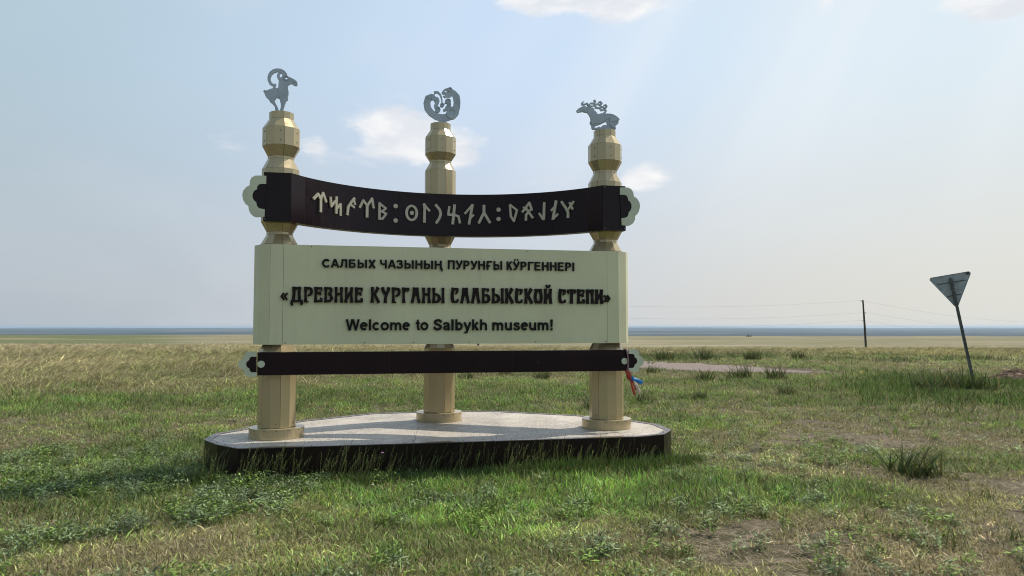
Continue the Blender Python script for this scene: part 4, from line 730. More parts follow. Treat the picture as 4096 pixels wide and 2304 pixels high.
face = rs_part('triangle_plate', plate_xz(round_tri(.56, .98, .06, 3.13), .03, .036), M_galv)
# folded rim
o_, i_ = round_tri(.56, .98, .06, 3.13), round_tri(.545, .955, .052, 3.12); n = len(o_)
V = [(x, y, z) for y in (.012, .0295) for P in (o_, i_) for x, z in P]; F = []
for i in range(n):
    j = (i+1) % n; F += [(i, j, j+n, i+n), (i+2*n, i+3*n, j+3*n, j+2*n), (i, i+2*n, j+2*n, j), (i+n, j+n, j+3*n, i+3*n)]
rs_part('rim', (V, F), M_galv)
for z0, w2 in ((2.90, .38), (2.52, .17)):
    rs_part('bracket', box_vf(-w2, w2, .014, .029, z0-.012, z0+.012), M_post)
rs_part('stiffener', tube_vf([(-.40, .027, 2.99), (.24, .027, 2.62)], .008, 6), M_galv); rs_part('stiffener', tube_vf([(.36, .026, 3.0), (-.2, .026, 2.62)], .008, 6), M_galv)
rs_part('bolt', tube_vf([(.455, .008, 3.075), (.455, .029, 3.075)], .035, 12), M_core)

PX, PY = 55.0, 116.0; zb = float(tz(PX, PY))
def upole(x, y, label):
    p = empty('utility_pole', (x, y, float(tz(x, y)))); tag(p, label, 'utility pole', 'utility poles on the plain')
    me = ensure_out(*tube_vf([(0, 0, -.5), (-.15, 0, 4), (-.34, 0, 8.15)], [.17, .15, .11], 10)); me.materials.append(M_wood); share('pole', me, p)
    pts = []
    for z, s in ((7.75, -1), (5.6, 1), (2.85+.0, -1)):
        pass
    for z, s in ((7.95, -1), (7.0-.9, 1), (4.9, -1)):
        xx = -.02-.04*z
        me = ensure_out(*join_vf([tube_vf([(xx, 0, z), (xx+s*.32, 0, z)], .025, 6), tube_vf([(xx+s*.32, 0, z), (xx+s*.32, 0, z+.14)], [.05, .035], 8)])); me.materials.append(M_wood); share('insulator', me, p)
        pts.append(Vector((x+xx+s*.32, y, float(tz(x, y))+z+.14)))
    return pts
pa_ = upole(PX, PY, 'lone dark utility pole leaning slightly left in the field beyond the gravel road')
pb_ = upole(-5.0, 112.0, 'utility pole hidden behind the main board of the sign')
pc_ = [Vector((118, 150, zb+z)) for z in (5.0, 3.6, 2.2)]
nm = ['topmost of the three thin overhead wires', 'middle of the three thin overhead wires', 'lowest of the three thin overhead wires']
for k in range(3):
    parts = []
    for A, B, sag in ((pb_[k], pa_[k], 1.2), (pa_[k], pc_[k], 1.4)):
        pts = [A.lerp(B, t)+Vector((0, 0, -4*sag*t*(1-t))) for t in np.linspace(0, 1, 17)]; parts.append(tube_vf(pts, .0085, 4))
    me = ensure_out(*join_vf(parts)); me.materials.append(M_wire); o = bpy.data.objects.new('overhead_wire', me); COL.objects.link(o)
    tag(o, nm[k]+' strung from the utility pole across the plain', 'wire', 'overhead wires')

# mound of dry cut stalks beside the road sign
mx, my = 14.6, 21.9; V = []; F = []; NR, NA = 9, 40
for i in range(NR):
    for j in range(NA):
        r = i/(NR-1); a = 2*math.pi*j/NA; x = 1.15*r*math.cos(a); y = .6*r*math.sin(a)
        hgt = .26*(1-r*r)*(1+.5*math.sin(x*4.2+.6))*(.55+.9*float(vnoise(x+mx, y, 7, 2)))
        V.append((mx+x, my+y, float(tz(mx+x, my+y))-.03+hgt))
F = [(i*NA+j, (i+1)*NA+j, (i+1)*NA+(j+1) % NA, i*NA+(j+1) % NA) for i in range(NR-1) for j in range(NA)]
def straw_mat():
    m_, t, b = new_mat('dry_stalks'); P = t.new('ShaderNodeNewGeometry').outputs['Position']
    n = t.noise(t.vm('MULTIPLY', P, (4, 9, 22)), 1.6, 5, .7); c = t.mix(t.step(n, .35, .65), (.09, .055, .04), (.33, .23, .17)); t.put(b.inputs['Base Color'], c); b.inputs['Roughness'].default_value = .95
    bn = t.new('ShaderNodeBump'); bn.inputs['Strength'].default_value = 1; bn.inputs['Distance'].default_value = .05; t.put(bn.inputs['Height'], n); t.put(b.inputs['Normal'], bn.outputs[0]); return m_
M_straw = straw_mat()
mound = empty('straw_mound', (mx, my, float(tz(mx, my)))); tag(mound, 'low mound of brown dry stalks beside the foot of the leaning road sign', 'mound')
mo = mesh_obj('heap', V, F, M_straw, None, True); mo.parent = mound; mo.matrix_parent_inverse = Matrix.Translation((-mx, -my, -float(tz(mx, my))))
rng = np.random.default_rng(5); parts = []
for _ in range(420):
    a = rng.uniform(0, 6.28); r = math.sqrt(rng.uniform(0, 1)); x = 1.1*r*math.cos(a); y = .58*r*math.sin(a)
    h = .22*(1-r*r)*(1+.5*math.sin(x*4.2+.6))+.02; t = rng.uniform(0, 6.28); L = rng.uniform(.12, .35)
    p = Vector((x, y, h)); d = Vector((math.cos(t), math.sin(t)*.6, rng.uniform(-.2, .35)))*L*.5
    parts.append(tube_vf([p-d, p+d], .006, 3, False))
me = ensure_out(*join_vf(parts)); me.materials.append(M_straw); o = share('loose_stalks', me, mound); o['kind'] = 'stuff'

# ------------------------------------------------------------ vegetation
TV = {}
def blades(n, rad, lmin, lmax, wd, bend, lean=(0, 0), dry=0.2, segs=3, seed=0, up=.35):
    rg = np.random.default_rng(seed); V, F, A = [], [], []
    for _ in range(n):
        a = rg.uniform(0, 2*math.pi); r = rad*math.sqrt(rg.uniform(0, 1)); x0, y0 = r*math.cos(a), r*math.sin(a)
        L = rg.uniform(lmin, lmax); ph = rg.uniform(0, 2*math.pi); ti = rg.uniform(0, up)+.05; dx_, dy_ = math.cos(ph), math.sin(ph)
        wv = wd*rg.uniform(.7, 1.3); b = bend*rg.uniform(.4, 1.5); rnd = rg.uniform(); dr = 1.0 if rg.uniform() < dry else rg.uniform(0, .25)
        sx, sy = -dy_, dx_; px, py, pz = x0, y0, -.01; tilt = ti; o = len(V); sl_ = L/segs
        sa = rg.uniform(0, 2*math.pi); sx, sy = (sx*.6+math.cos(sa)*.6, sy*.6+math.sin(sa)*.6)
        for k in range(segs+1):
            ww = wv*(1-(k/segs)**1.6)*.5
            if k < segs: V += [(px-sx*ww, py-sy*ww, pz), (px+sx*ww, py+sy*ww, pz)]; A += [(rnd, k/segs, dr)]*2
            else: V.append((px, py, pz)); A.append((rnd, 1, dr))
            s_ = math.sin(min(tilt, 2.4)); c_ = math.cos(min(tilt, 2.4))
            px += (dx_*s_+lean[0]*k/segs)*sl_; py += (dy_*s_+lean[1]*k/segs)*sl_; pz += max(c_, -.3)*sl_; tilt += b
        for k in range(segs-1): F.append((o+2*k, o+2*k+1, o+2*k+3, o+2*k+2))
        F.append((o+2*segs-2, o+2*segs-1, o+2*segs))
    return V, F, A
def leafy(n_st, rad, hgt, leaf, seed, dense=7):
    rg = np.random.default_rng(seed); V, F, A = [], [], []
    for _ in range(n_st):
        a = rg.uniform(0, 6.28); r = rad*math.sqrt(rg.uniform()); x, y = r*math.cos(a), r*math.sin(a); H = hgt*rg.uniform(.6, 1.2); lx, ly = rg.normal(0, .22, 2)
        rnd = rg.uniform(); o = len(V); V += [(x-.002, y, -.01), (x+.002, y, -.01), (x+lx*H, y+ly*H, H)]; A += [(rnd*.5, .3, .1)]*3; F.append((o, o+1, o+2))
        for k in range(dense):
            t = .2+.8*k/dense; cx, cy, cz = x+lx*H*t, y+ly*H*t, H*t; ph = k*2.4+rg.uniform(-.4, .4); L = leaf*rg.uniform(.7, 1.2)*(1.1-.45*t); e = rg.uniform(.15, .9)
            d = np.array([math.cos(ph)*math.cos(e), math.sin(ph)*math.cos(e), math.sin(e)]); s = np.array([-math.sin(ph), math.cos(ph), 0])*L*.15; c = np.array([cx, cy, cz]); o = len(V)
            m_ = c+d*L*.5+np.array([0, 0, -.1*L]); V += [tuple(c), tuple(m_+s+np.array([0, 0, .04*L])), tuple(c+d*L+np.array([0, 0, -.25*L])), tuple(m_-s+np.array([0, 0, .04*L])), tuple(m_)]
            q = rg.uniform(); A += [(q, .7, 0)]*5; F += [(o, o+1, o+4), (o+1, o+2, o+4), (o+4, o+2, o+3), (o, o+4, o+3)]
    return V, F, A
def stalks(n, rad, hmin, hmax, head, seed, lean=(.25, 0), dry=.8, nb=6):
    rg = np.random.default_rng(seed); V, F, A = [], [], []
    for _ in range(n):
        a = rg.uniform(0, 6.28); r = rad*math.sqrt(rg.uniform()); x, y = r*math.cos(a), r*math.sin(a); H = rg.uniform(hmin, hmax); lx, ly = lean[0]*rg.uniform(.3, 1.6)+rg.normal(0, .08), lean[1]+rg.normal(0, .1)
        rnd = rg.uniform(); dr = dry*rg.uniform(.5, 1); P = [np.array([x+lx*H*t*t, y+ly*H*t*t, H*t*(1-.12*t*abs(lx))]) for t in (0, .35, .7, 1)]
        w_ = .0016
        for i in range(3):
            o = len(V); a0, b0 = P[i], P[i+1]; V += [(a0[0]-w_, a0[1], a0[2]), (a0[0]+w_, a0[1], a0[2]), (b0[0]+w_*.7, b0[1], b0[2]), (b0[0]-w_*.7, b0[1], b0[2])]; A += [(rnd, .5, dr)]*4; F.append((o, o+1, o+2, o+3))
        for k in range(nb):
            t = .66+.36*k/nb; c = P[2]+(P[3]-P[2])*((t-.7)/.3); ph = rg.uniform(0, 6.28); L = head*rg.uniform(.6, 1.2)*(1.15-t*.6)
            e = c+np.array([math.cos(ph)*L*.5+lx*L*.8, math.sin(ph)*L*.5, L*.45]); o = len(V); s = np.array([math.sin(ph), -math.cos(ph), 0])*head*.09
            V += [tuple(c), tuple((c+e)/2+s), tuple(e), tuple((c+e)/2-s)]; A += [(rnd, 1, dr)]*4; F.append((o, o+1, o+2, o+3))
    return V, F, A
def tmesh(name, vfa, mat):
    V, F, A = vfa; me = bpy.data.meshes.new(name); me.from_pydata(V, [], F); me.update()
    at = me.attributes.new('bl', 'FLOAT_VECTOR', 'POINT'); at.data.foreach_set('vector', np.array(A, 'f').ravel()); me.materials.append(mat); return me
def cat(*vfas):
    V, F, A = [], [], []
    for v, f, a in vfas: o = len(V); V += v; F += [tuple(i+o for i in q) for q in f]; A += a
    return V, F, A
def tcoll(name, meshes):
    c = bpy.data.collections.new(name)
    for i, me in enumerate(meshes): o = bpy.data.objects.new(name+'_piece', me); c.objects.link(o)
    return c
C_short = tcoll('short', [tmesh('s', cat(blades(26, .10, .035, .085, .0085, .55, dry=.34, seed=i, up=1.25), blades(10, .11, .05, .12, .0022, .5, dry=.9, seed=i+40, up=1.4)), M_blade) for i in range(6)])
C_green = tcoll('green', [tmesh('g', blades(26, .09, .06, .135, .0095, .36, (.10, 0), dry=.12, seed=50+i, up=.9), M_blade) for i in range(5)])
C_tall = tcoll('tall', [tmesh('t', cat(blades(22, .11, .16, .34, .0080, .20, (.30, 0), dry=.22, seed=80+i, up=.4, segs=4), stalks(6, .11, .30, .46, .07, 90+i, (.42, 0), .85)), M_blade) for i in range(5)])
C_weed = tcoll('weed', [tmesh('w', cat(leafy(6, .09, .13, .062, 110+i), blades(8, .09, .05, .12, .004, .3, dry=.2, seed=120+i)), M_blade) for i in range(5)])
C_straw = tcoll('straw', [tmesh('r', blades(16, .14, .06, .16, .0035, .16, dry=1.0, seed=130+i, up=3.0, segs=2), M_blade) for i in range(4)])
C_pan = tcoll('panicle', [tmesh('p', cat(stalks(3, .06, .26, .50, .040, 150+i, (.18, 0), .35, 7), blades(9, .07, .10, .24, .0055, .20, (.15, 0), dry=.12, seed=160+i, up=.35, segs=4)), M_blade) for i in range(5)])

def gn_scatter(name, pts, rot, scl, tint, coll, label_kind='stuff'):
    me = bpy.data.meshes.new(name); n = len(pts); me.vertices.add(n); me.vertices.foreach_set('co', np.asarray(pts, 'f').ravel())
    for nm_, arr, ty, key in (('rot', rot, 'FLOAT_VECTOR', 'vector'), ('scl', scl, 'FLOAT_VECTOR', 'vector'), ('tint', np.c_[tint, np.ones(n)], 'FLOAT_COLOR', 'color')):
        at = me.attributes.new(nm_, ty, 'POINT'); at.data.foreach_set(key, np.asarray(arr, 'f').ravel())
    me.update(); o = bpy.data.objects.new(name, me); COL.objects.link(o)
    ng = bpy.data.node_groups.new(name+'_scatter', 'GeometryNodeTree')
    ng.interface.new_socket('Geometry', in_out='INPUT', socket_type='NodeSocketGeometry'); ng.interface.new_socket('Geometry', in_out='OUTPUT', socket_type='NodeSocketGeometry')
    N_ = ng.nodes; L_ = ng.links; gi = N_.new('NodeGroupInput'); go = N_.new('NodeGroupOutput')
    ci_ = N_.new('GeometryNodeCollectionInfo'); ci_.inputs['Collection'].default_value = coll; ci_.inputs['Separate Children'].default_value = True; ci_.inputs['Reset Children'].default_value = True
    ip = N_.new('GeometryNodeInstanceOnPoints'); ip.inputs['Pick Instance'].default_value = True
    def na(nm_, ty='FLOAT_VECTOR'):
        a = N_.new('GeometryNodeInputNamedAttribute'); a.data_type = ty; a.inputs['Name'].default_value = nm_; return a.outputs['Attribute']
    er = N_.new('FunctionNodeEulerToRotation'); L_.new(na('rot'), er.inputs[0])
    L_.new(gi.outputs[0], ip.inputs['Points']); L_.new(ci_.outputs[0], ip.inputs['Instance']); L_.new(er.outputs[0], ip.inputs['Rotation']); L_.new(na('scl'), ip.inputs['Scale'])
    L_.new(ip.outputs[0], go.inputs[0]); md = o.modifiers.new('scatter', 'NODES'); md.node_group = ng
    tag(o, kind='stuff'); return o

# where what grows (world metres)
def blob(x, y, cx, cy, sx, sy): return np.exp(-((x-cx)/sx)**2-((y-cy)/sy)**2)
def in_plinth(x, y, m_=0.02):
    q = np.stack([x-ORG.x, y-ORG.y]); uu = q[0]*U.x+q[1]*U.y; vv = q[0]*VV.x+q[1]*VV.y
    ins = np.ones(x.shape, bool); P = PO
    for i in range(len(P)):
        a, b = P[i], P[(i+1) % len(P)]; L = math.hypot(b[0]-a[0], b[1]-a[1])
        ins &= ((b[0]-a[0])*(vv-a[1])-(b[1]-a[1])*(uu-a[0]))/L > -m_
    return ins
RC = np.array([(9.2, 27.0), (6.3, 30.2), (4.6, 33.0), (1.5, 36.0), (-3, 38), (-9, 41)])
def road_d(x, y):
    d = np.full(x.shape, 1e9)
    for a, b in zip(RC[:-1], RC[1:]):
        e = b-a; t = np.clip(((x-a[0])*e[0]+(y-a[1])*e[1])/(e@e), 0, 1); d = np.minimum(d, np.hypot(x-a[0]-t*e[0], y-a[1]-t*e[1]))
    return d
def fields(x, y):
    g = .60 + (fbm(x, y, .55, 1, 4)-.5)*1.5 + (fbm(x, y, .12, 2, 3)-.5)*.6
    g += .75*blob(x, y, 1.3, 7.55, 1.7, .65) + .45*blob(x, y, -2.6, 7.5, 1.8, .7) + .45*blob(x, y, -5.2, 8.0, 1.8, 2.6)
    g += .55*blob(x, y, -9.5, 15.6, 5, 1.3) + .45*blob(x, y, -2, 18, 7, 4.5) + .8*blob(x, y, 12, 15.5, 3.2, 3.4) + .6*blob(x, y, 10.5, 21.5, 7, 3.2) + .5*blob(x, y, 7.5, 38, 6, 3)
    g -= .24*blob(x, y, 5.4, 10.5, 3.4, 3.8) + .35*blob(x, y, 2.6, 5.4, 2.2, .9) + .2*blob(x, y, 0, 5.0, 3, .9)
    far = sm(y, 19, 30)*sm(-x, -2.0, 4.0); g = g*(1-far*.60) + (.24+1.6*(fbm(x*.4, y, .16, 61, 4)-.5))*far
    farr = sm(y, 40, 52); g = g*(1-farr*.6)+.06*farr
    g += .7*np.exp(-((y-57)/6)**2)*sm(x, 2, 8)
    return g
GREEN = np.array([.085, .185, .034]); LUSH = np.array([.050, .13, .020]); OLIVE = np.array([.19, .235, .08]); TAN = np.array([.46, .395, .27]); GREY = np.array([.14, .19, .11]); YEL = np.array([.27, .27, .07])
def tint_of(x, y, g, rg, dist):
    n = len(x); r = rg.uniform(0, 1, n); g2 = np.clip(g+rg.normal(0, .13, n), 0, 1)[:, None]
    c = np.where(g2 < .5, TAN*(1-g2*2)*.8+OLIVE*(g2*2)+TAN*0, OLIVE*(2-g2*2)+GREEN*(g2*2-1))
    c = np.where((r < .12)[:, None], c*.4+YEL*.6, c); c = np.where(((r > .12) & (r < .26))[:, None], c*.4+GREY*.6, c)
    f = np.clip((dist-24)/42, 0, 1)[:, None]*np.where(g2 < .35, 1, .35); c = c*(1-f*.75)+TAN*f*.75
    return c*np.exp(rg.normal(0, .30, n)+1.7*(fbm(x, y, 1.7, 51, 3)-.5)*np.clip(1.2-dist/25, .35, 1)+1.3*(fbm(x*.45, y, .22, 53, 3)-.5))[:, None]
def place(seed, N, d0, d1, half=45, pw=1.0):
    rg = np.random.default_rng(seed); t = rg.uniform(0, 1, N)
    d = d0*(d1/d0)**(t**pw); a = R(1)*rg.uniform(-half, half, N); x = d*np.sin(a); y = d*np.cos(a)
    ok = ~in_plinth(x, y, .03) & (road_d(x, y) > 2.2+.6*(fbm(x, y, 1.3, 4)-.3)); return x[ok], y[ok], d[ok], rg
def mk_scatter(name, coll, x, y, d, rg, hs, c, ws=None, leanx=.0):
    n = len(x); k = np.maximum(1, d/13.0)**.9 if ws is None else ws
    s = rg.uniform(.75, 1.3, n); scl = np.c_[k*s, k*s, hs*rg.uniform(.75, 1.25, n)]
    rot = np.c_[rg.normal(0, .07, n), rg.normal(leanx, .08, n), rg.uniform(-.5, .5, n) if leanx or coll in (C_tall, C_pan) else rg.uniform(0, 6.28, n)]
    return gn_scatter(name, np.c_[x, y, tz(x, y)], rot, scl, c, coll)
# 1 short turf everywhere near
x, y, d, rg = place(11, 74000, 4.2, 48, 52)
g = fields(x, y); bare = (fbm(x, y, 1.1, 21, 4) > .62) & (g < .45) & (d < 14) & (x > -1.5); keep = ~bare & (rg.uniform(size=len(x)) < np.where(g < .15, .55, .8)); x, y, d, g = x[keep], y[keep], d[keep], g[keep]
mk_scatter('short_grass', C_short, x, y, d, rg, 1.0+.9*sm(d, 12, 22), tint_of(x, y, g, rg, d))
# 2 greener, longer grass
x, y, d, rg = place(12, 70000, 4.2, 60, 52); g = fields(x, y); keep = rg.uniform(size=len(x)) < np.clip((g-.42)*1.4, 0.02, .85); x, y, d, g = x[keep], y[keep], d[keep], g[keep]
q_ = (x-ORG.x)*VV.x+(y-ORG.y)*VV.y; edge = np.exp(-((q_+.95)/.25)**2)
mk_scatter('green_grass', C_green, x, y, d, rg, (.72+.5*np.clip(g-.5, 0, .8)+.4*sm(d, 12, 20))*(1-.35*edge), tint_of(x, y, g+.12, rg, d*.5), leanx=.1)
# 3 tall feathery grass on the left and far behind
x, y, d, rg = place(13, 70000, 12, 105, 52, .9); g = fields(x, y)
p = np.clip(sm(d, 16, 32)*sm(-x/np.maximum(y, 1), -.16, .10)*.85+sm(d, 40, 50)*.55, 0, 1)*np.clip(1.2-g*1.4, .08, 1)*np.clip((fbm(x*.5, y, .35, 91, 3)-.28)*4, .15, 1)
keep = rg.uniform(size=len(x)) < p; x, y, d, g = x[keep], y[keep], d[keep], g[keep]
mk_scatter('feather_grass', C_tall, x, y, d, rg, .62+.35*sm(d, 20, 35)+rg.normal(0, .08, len(x)), tint_of(x, y, g*.75+.15, rg, d), leanx=.18)
# 4 leafy weeds, mostly left foreground
x, y, d, rg = place(14, 15000, 4.6, 17, 43); g = fields(x, y)
p = np.clip(.10+.9*blob(x, y, -4.2, 7.6, 2.6, 2.4)+.4*blob(x, y, -2, 6.6, 1.6, .8)+.2*blob(x, y, 3.4, 9.3, 1.2, .8), 0, 1)*np.clip((fbm(x, y, .9, 31, 3)-.36)*5, 0, 1)
keep = rg.uniform(size=len(x)) < p; x, y, d, g = x[keep], y[keep], d[keep], g[keep]
c = np.where(rg.uniform(size=(len(x), 1)) < .6, GREY*1.3, OLIVE*.5+GREEN*.7)*rg.uniform(.8, 1.35, (len(x), 1)); kk = rg.uniform(size=len(x)) < .72; x, y, d, g, c = x[kk], y[kk], d[kk], g[kk], c[kk]
mk_scatter('leafy_weeds', C_weed, x, y, d, rg, .8+.3*rg.uniform(size=len(x)), c, ws=np.full(len(x), 1.0))
# 5 loose straw on trodden ground
x, y, d, rg = place(15, 28000, 4.2, 22, 48); g = fields(x, y); keep = rg.uniform(size=len(x)) < np.clip(.75-g, .05, .8); x, y, d, g = x[keep], y[keep], d[keep], g[keep]
mk_scatter('straw_litter', C_straw, x, y, d, rg, np.full(len(x), .30), np.tile(TAN, (len(x), 1)), ws=np.full(len(x), 1.0))
# 6 seeding grass against the front skirt of the plinth
rg = np.random.default_rng(16); n = 210; uu = rg.uniform(-3.0, 2.75, n); vv = -.86-np.abs(rg.normal(0, .16, n)); vv = np.where(uu < -2.4, vv+.25*(-2.4-uu)*1.6, vv); vv = np.where(uu > 2.1, vv+.3, vv)
x = ORG.x+uu*U.x+vv*VV.x; y = ORG.y+uu*U.y+vv*VV.y; ok = ~in_plinth(x, y, .02); x, y = x[ok], y[ok]; n = len(x)
mk_scatter('seeding_grass', C_pan, x, y, np.hypot(x, y), rg, rg.uniform(.5, .9, n), (LUSH*.6)*rg.uniform(.8, 1.3, (n, 1)), ws=np.full(n, 1.0), leanx=.0)  # tint darkened to stand in for the sign's shade on this grass

rg = np.random.default_rng(18); n = 1500; uu = rg.uniform(-3.2, 2.9, n); vv = -.93-np.abs(rg.normal(0, .14, n)); vv = np.where(uu < -2.4, vv+.45*(-2.4-uu)+.1, vv); vv = np.where(uu > 2.1, vv+.3*(uu-2.1)/.6, vv)
x = ORG.x+uu*U.x+vv*VV.x; y = ORG.y+uu*U.y+vv*VV.y; ok = ~in_plinth(x, y, .05); x, y, uu = x[ok], y[ok], uu[ok]; n = len(x)
mk_scatter('skirt_grass', C_green, x, y, np.hypot(x, y), rg, 1.05+.75*np.exp(-((uu-1.6)/.9)**2)+.7*(fbm(x, y, 2.2, 71, 2)-.4), (LUSH*.8+GREEN*.2)*rg.uniform(.7, 1.3, (n, 1)), ws=np.full(n, 1.0))
rg = np.random.default_rng(22); n = 5200; x = rg.normal(12.2, 3.6, n); y = rg.normal(19.2, 2.5, n); w_ = sm(x-y*.42, -.8, 2.6); ok = (rg.uniform(size=n) < w_*np.clip((fbm(x, y, .55, 87, 3)-.25)*3.2, .1, 1)) & (road_d(x, y) > 2.6) & (np.hypot(x-14.6, y-21.9) > 1.2) & (np.hypot(x-10.8, y-17.6) > 1.1); x, y = x[ok], y[ok]; n = len(x)
mk_scatter('verge_grass', C_green, x, y, np.hypot(x, y), rg, rg.uniform(1.6, 3.0, n), (GREEN*.55+LUSH*.35)*np.exp(rg.normal(0, .28, n))[:, None], ws=np.full(n, 1.7))
# bushy strip along the shallow ditch far right, and green clumps beyond the road
rg = np.random.default_rng(19); n = 2600; x = rg.uniform(4, 62, n); y = 61+rg.normal(0, 1.6, n)+2.5*np.sin(x*.12); ok = rg.uniform(size=n) < np.clip((fbm(x, y, .22, 81, 3)-.30)*4, .05, 1); x, y = x[ok], y[ok]; n = len(x)
mk_scatter('ditch_growth', C_green, x, y, np.hypot(x, y), rg, rg.uniform(2.2, 3.6, n), np.array([.05, .085, .03])*rg.uniform(.6, 1.3, (n, 1)), ws=np.full(n, 3.6))
rg = np.random.default_rng(20); n = 1500; x = rg.uniform(3.5, 24, n); y = 39+rg.normal(0, 2.6, n); ok = rg.uniform(size=n) < np.clip((fbm(x, y, .3, 83, 3)-.40)*6, 0, 1); x, y = x[ok], y[ok]; n = len(x)
mk_scatter('road_verge_growth', C_green, x, y, np.hypot(x, y), rg, rg.uniform(1.8, 3.2, n), np.array([.06, .12, .03])*rg.uniform(.6, 1.4, (n, 1)), ws=np.full(n, 2.4))

# individual tussocks ------------------------------------------------
iris_me = [tmesh('tussock_leaves', blades(130, .17, .20, .42, .016, .12, (.06, 0), dry=.05, seed=200+i, up=.85, segs=4), M_iris) for i in range(3)]
tuft_me = [tmesh('tuft_leaves', blades(80, .09, .05, .15, .006, .22, (0, 0), dry=.08, seed=210+i, up=1.1, segs=3), M_tuft) for i in range(3)]
sage_me = [tmesh('sage_leaves', leafy(12, .12, .15, .055, 220+i, 9), M_sage) for i in range(2)]
def plant(name, me, x, y, s, label, cat_, group, hs=None, rz=None):
    o = bpy.data.objects.new(name, me); COL.objects.link(o); o.location = (x, y, float(tz(x, y))); o.scale = (s, s, hs or s); o.rotation_euler = (0, 0, rz if rz is not None else (x*7.7+y*3.1) % 6.28)
    tag(o, label, cat_, group); return o
GI, GT = 'dark green iris-like tussocks', 'small green grass tufts on trodden ground'
plant('iris_tussock', iris_me[0], 4.36, 8.15, 1.55, 'big dark green tussock with broad spiky leaves alone on the trodden grass, right foreground', 'plant', GI, 1.05, .3)
for i, (x, y, s, lab) in enumerate([
 (-4.15, 13.9, .95, 'dark spiky tussock just behind the left back edge of the platform'),
 (1.55, 14.6, 1.0, 'green tussock immediately left of the right pillar, seen under the lower beam'),
 (2.75, 15.6, 1.0, 'green tussock just right of the right pillar behind the ribbon'),
 (4.1, 16.3, .9, 'lone tussock in short grass midway between ribbon and gravel road'),
 (5.6, 21.8, 1.6, 'tussock in front of the near edge of the gravel road, left end of the row'),
 (6.9, 22.6, 1.9, 'large tussock in front of the gravel road, middle of the row'),
 (7.9, 22.4, 1.8, 'large tussock in front of the gravel road, right end of the row'),
 (6.3, 17.2, 1.1, 'low wide tussock between the gravel road and the trodden foreground'),
 (4.7, 25.0, 1.2, 'dark tussock at the roadside nearest to the right ornament'),
 (10.2, 18.4, 2.0, 'tall dark tussock below and slightly left of the utility pole'),
 (10.9, 18.5, 2.5, 'tallest dark tussock directly below the utility pole'),
 (11.5, 18.3, 1.9, 'dark tussock right of the tallest one below the utility pole'),
 (9.7, 17.2, 1.2, 'smaller tussock in front of the dark ones below the utility pole'),
 (-1.4, 22.8, 1.3, 'tussock visible between the left and middle pillars under the lower beam'),
 (-.2, 24.5, 1.5, 'broad tussock visible right of the middle pillar under the lower beam'),
 (.9, 22.5, 1.4, 'tussock under the right half of the lower beam, nearer the right pillar'),
 (7.2, 35.5, 2.4, 'dark tussock beyond the gravel road, left end of the far row'),
 (9.3, 36.5, 2.6, 'dark tussock beyond the gravel road, second in the far row'),
 (11.6, 36.0, 2.4, 'dark tussock beyond the gravel road, third in the far row'),
 (14.0, 36.5, 2.2, 'dark tussock beyond the gravel road, right end of the far row')]):
    plant('iris_tussock', iris_me[i % 3], x, y, s, lab, 'plant', GI, s*.8)
for i, (x, y, s, lab) in enumerate([
 (1.72, 6.72, 1.0, 'bright green tuft on bare soil below the right corner of the platform'),
 (2.08, 6.28, .9, 'dark green tuft on pale soil, slightly right of the bright one'),
 (2.95, 7.35, 1.2, 'green tuft left of the big spiky tussock'),
 (3.45, 7.25, 1.0, 'low yellow-green tuft in front of the big spiky tussock'),
 (4.35, 7.0, 1.5, 'wide soft tuft below the big spiky tussock'),
 (2.9, 6.1, 1.2, 'dark green tuft in the right foreground with soil around it'),
 (3.2, 5.5, 1.3, 'bushy tuft near the lower right corner, left of a bare patch'),
 (2.55, 5.35, 1.1, 'leafy dark tuft close to the bottom edge, right of centre'),
 (3.75, 5.6, 1.3, 'tuft at the extreme lower right corner'),
 (1.15, 5.2, 1.1, 'tuft at the bottom edge just right of the middle'),
 (-.2, 6.6, 1.5, 'long-bladed green patch in the foreground below the middle of the platform'),
 (4.75, 5.9, 1.2, 'tuft at the right edge of the foreground')]):
    plant('grass_tuft', tuft_me[i % 3], x, y, s, lab, 'plant', GT)
for i, (x, y, s, lab) in enumerate([
 (-3.55, 6.9, 1.0, 'leafy grey-green weed at the lower edge of the shadow strip on the left'),
 (-4.1, 6.7, .9, 'leafy grey-green weed left of its twin below the shadow strip'),
 (-2.35, 6.6, 1.0, 'leafy weed below the left corner of the platform'),
 (-2.9, 5.9, 1.1, 'dark leafy weed in the left foreground'),
 (-5.1, 8.6, 1.1, 'leafy weed left of the platform above the shadow strip')]):
    plant('leafy_weed', sage_me[i % 2], x, y, s, lab, 'plant', 'leafy weeds picked out among the grass')
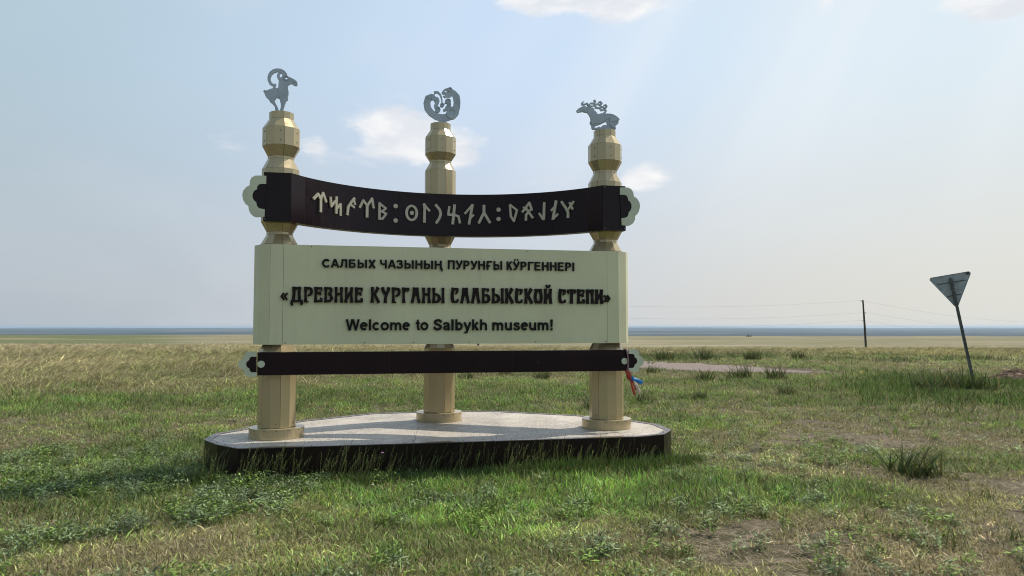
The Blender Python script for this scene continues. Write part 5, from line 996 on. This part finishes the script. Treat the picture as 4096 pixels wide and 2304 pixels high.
# flowers
def flower(x, y, h, col, lab, nb=3, sz=.012):
    m_, t, b = new_mat('petals'); b.inputs['Base Color'].default_value = (*col, 1); f = empty('wildflower', (x, y, float(tz(x, y)))); tag(f, lab, 'flower', 'single wildflowers')
    rg = np.random.default_rng(int(abs(x*100))); me = ensure_out(*tube_vf([(0, 0, 0), (.01, 0, h)], .0018, 5)); me.materials.append(M_tuft); share('stem', me, f)
    for k in range(nb):
        ox, oy, oz = rg.normal(0, sz*1.3 if nb > 1 else 0, 3); V = [(ox+.01, oy, h+oz)]; F = []
        for j in range(8):
            a = j*math.pi/4; rr_ = sz*(1 if j % 2 else .55); V.append((ox+.01+rr_*math.cos(a), oy+rr_*math.sin(a), h+oz+sz*.5))
        V.append((ox+.01, oy, h+oz+sz*.7)); F = [(0, 1+(j+1) % 8, 1+j) for j in range(8)]+[(9, 1+j, 1+(j+1) % 8) for j in range(8)]
        me = ensure_out(V, F); me.materials.append(m_); share('bloom', me, f)
flower(-2.32, 8.0, .26, (.75, .36, .03), 'orange-yellow flower in the grass before the left pillar', 4, .014)
flower(-1.38, 7.95, .26, (.55, .20, .60), 'single pink-purple flower against the dark skirt of the platform', 1, .022)
flower(3.98, 11.2, .16, (.75, .55, .02), 'small yellow flower cluster in the dry grass right of the platform', 4, .014)
flower(-1.33, 7.15, .1, (.75, .74, .68), 'round white seed head in the short grass before the platform', 1, .018)
flower(9.1, 19.5, .35, (.70, .52, .03), 'yellow flower clump left of the dark tussocks below the utility pole', 6, .03)
# tiny far shrub on the plateau edge
bx, by = 190., 600.
me = ensure_out(*join_vf([tube_vf([(x0, 0, -1), (x0, 0, 1.5*s), (x0+.5, 0, 2.6*s)], [1.2*s, 1.3*s, .3], 8) for x0, s in ((0, .6), (1.9, .42), (-1.8, .3))])); me.materials.append(M_iris)
o = bpy.data.objects.new('far_shrub', me); COL.objects.link(o); o.location = (bx, by, float(tz(bx, by))); tag(o, 'tiny dark shrub on the far rim of the tan plain', 'shrub')
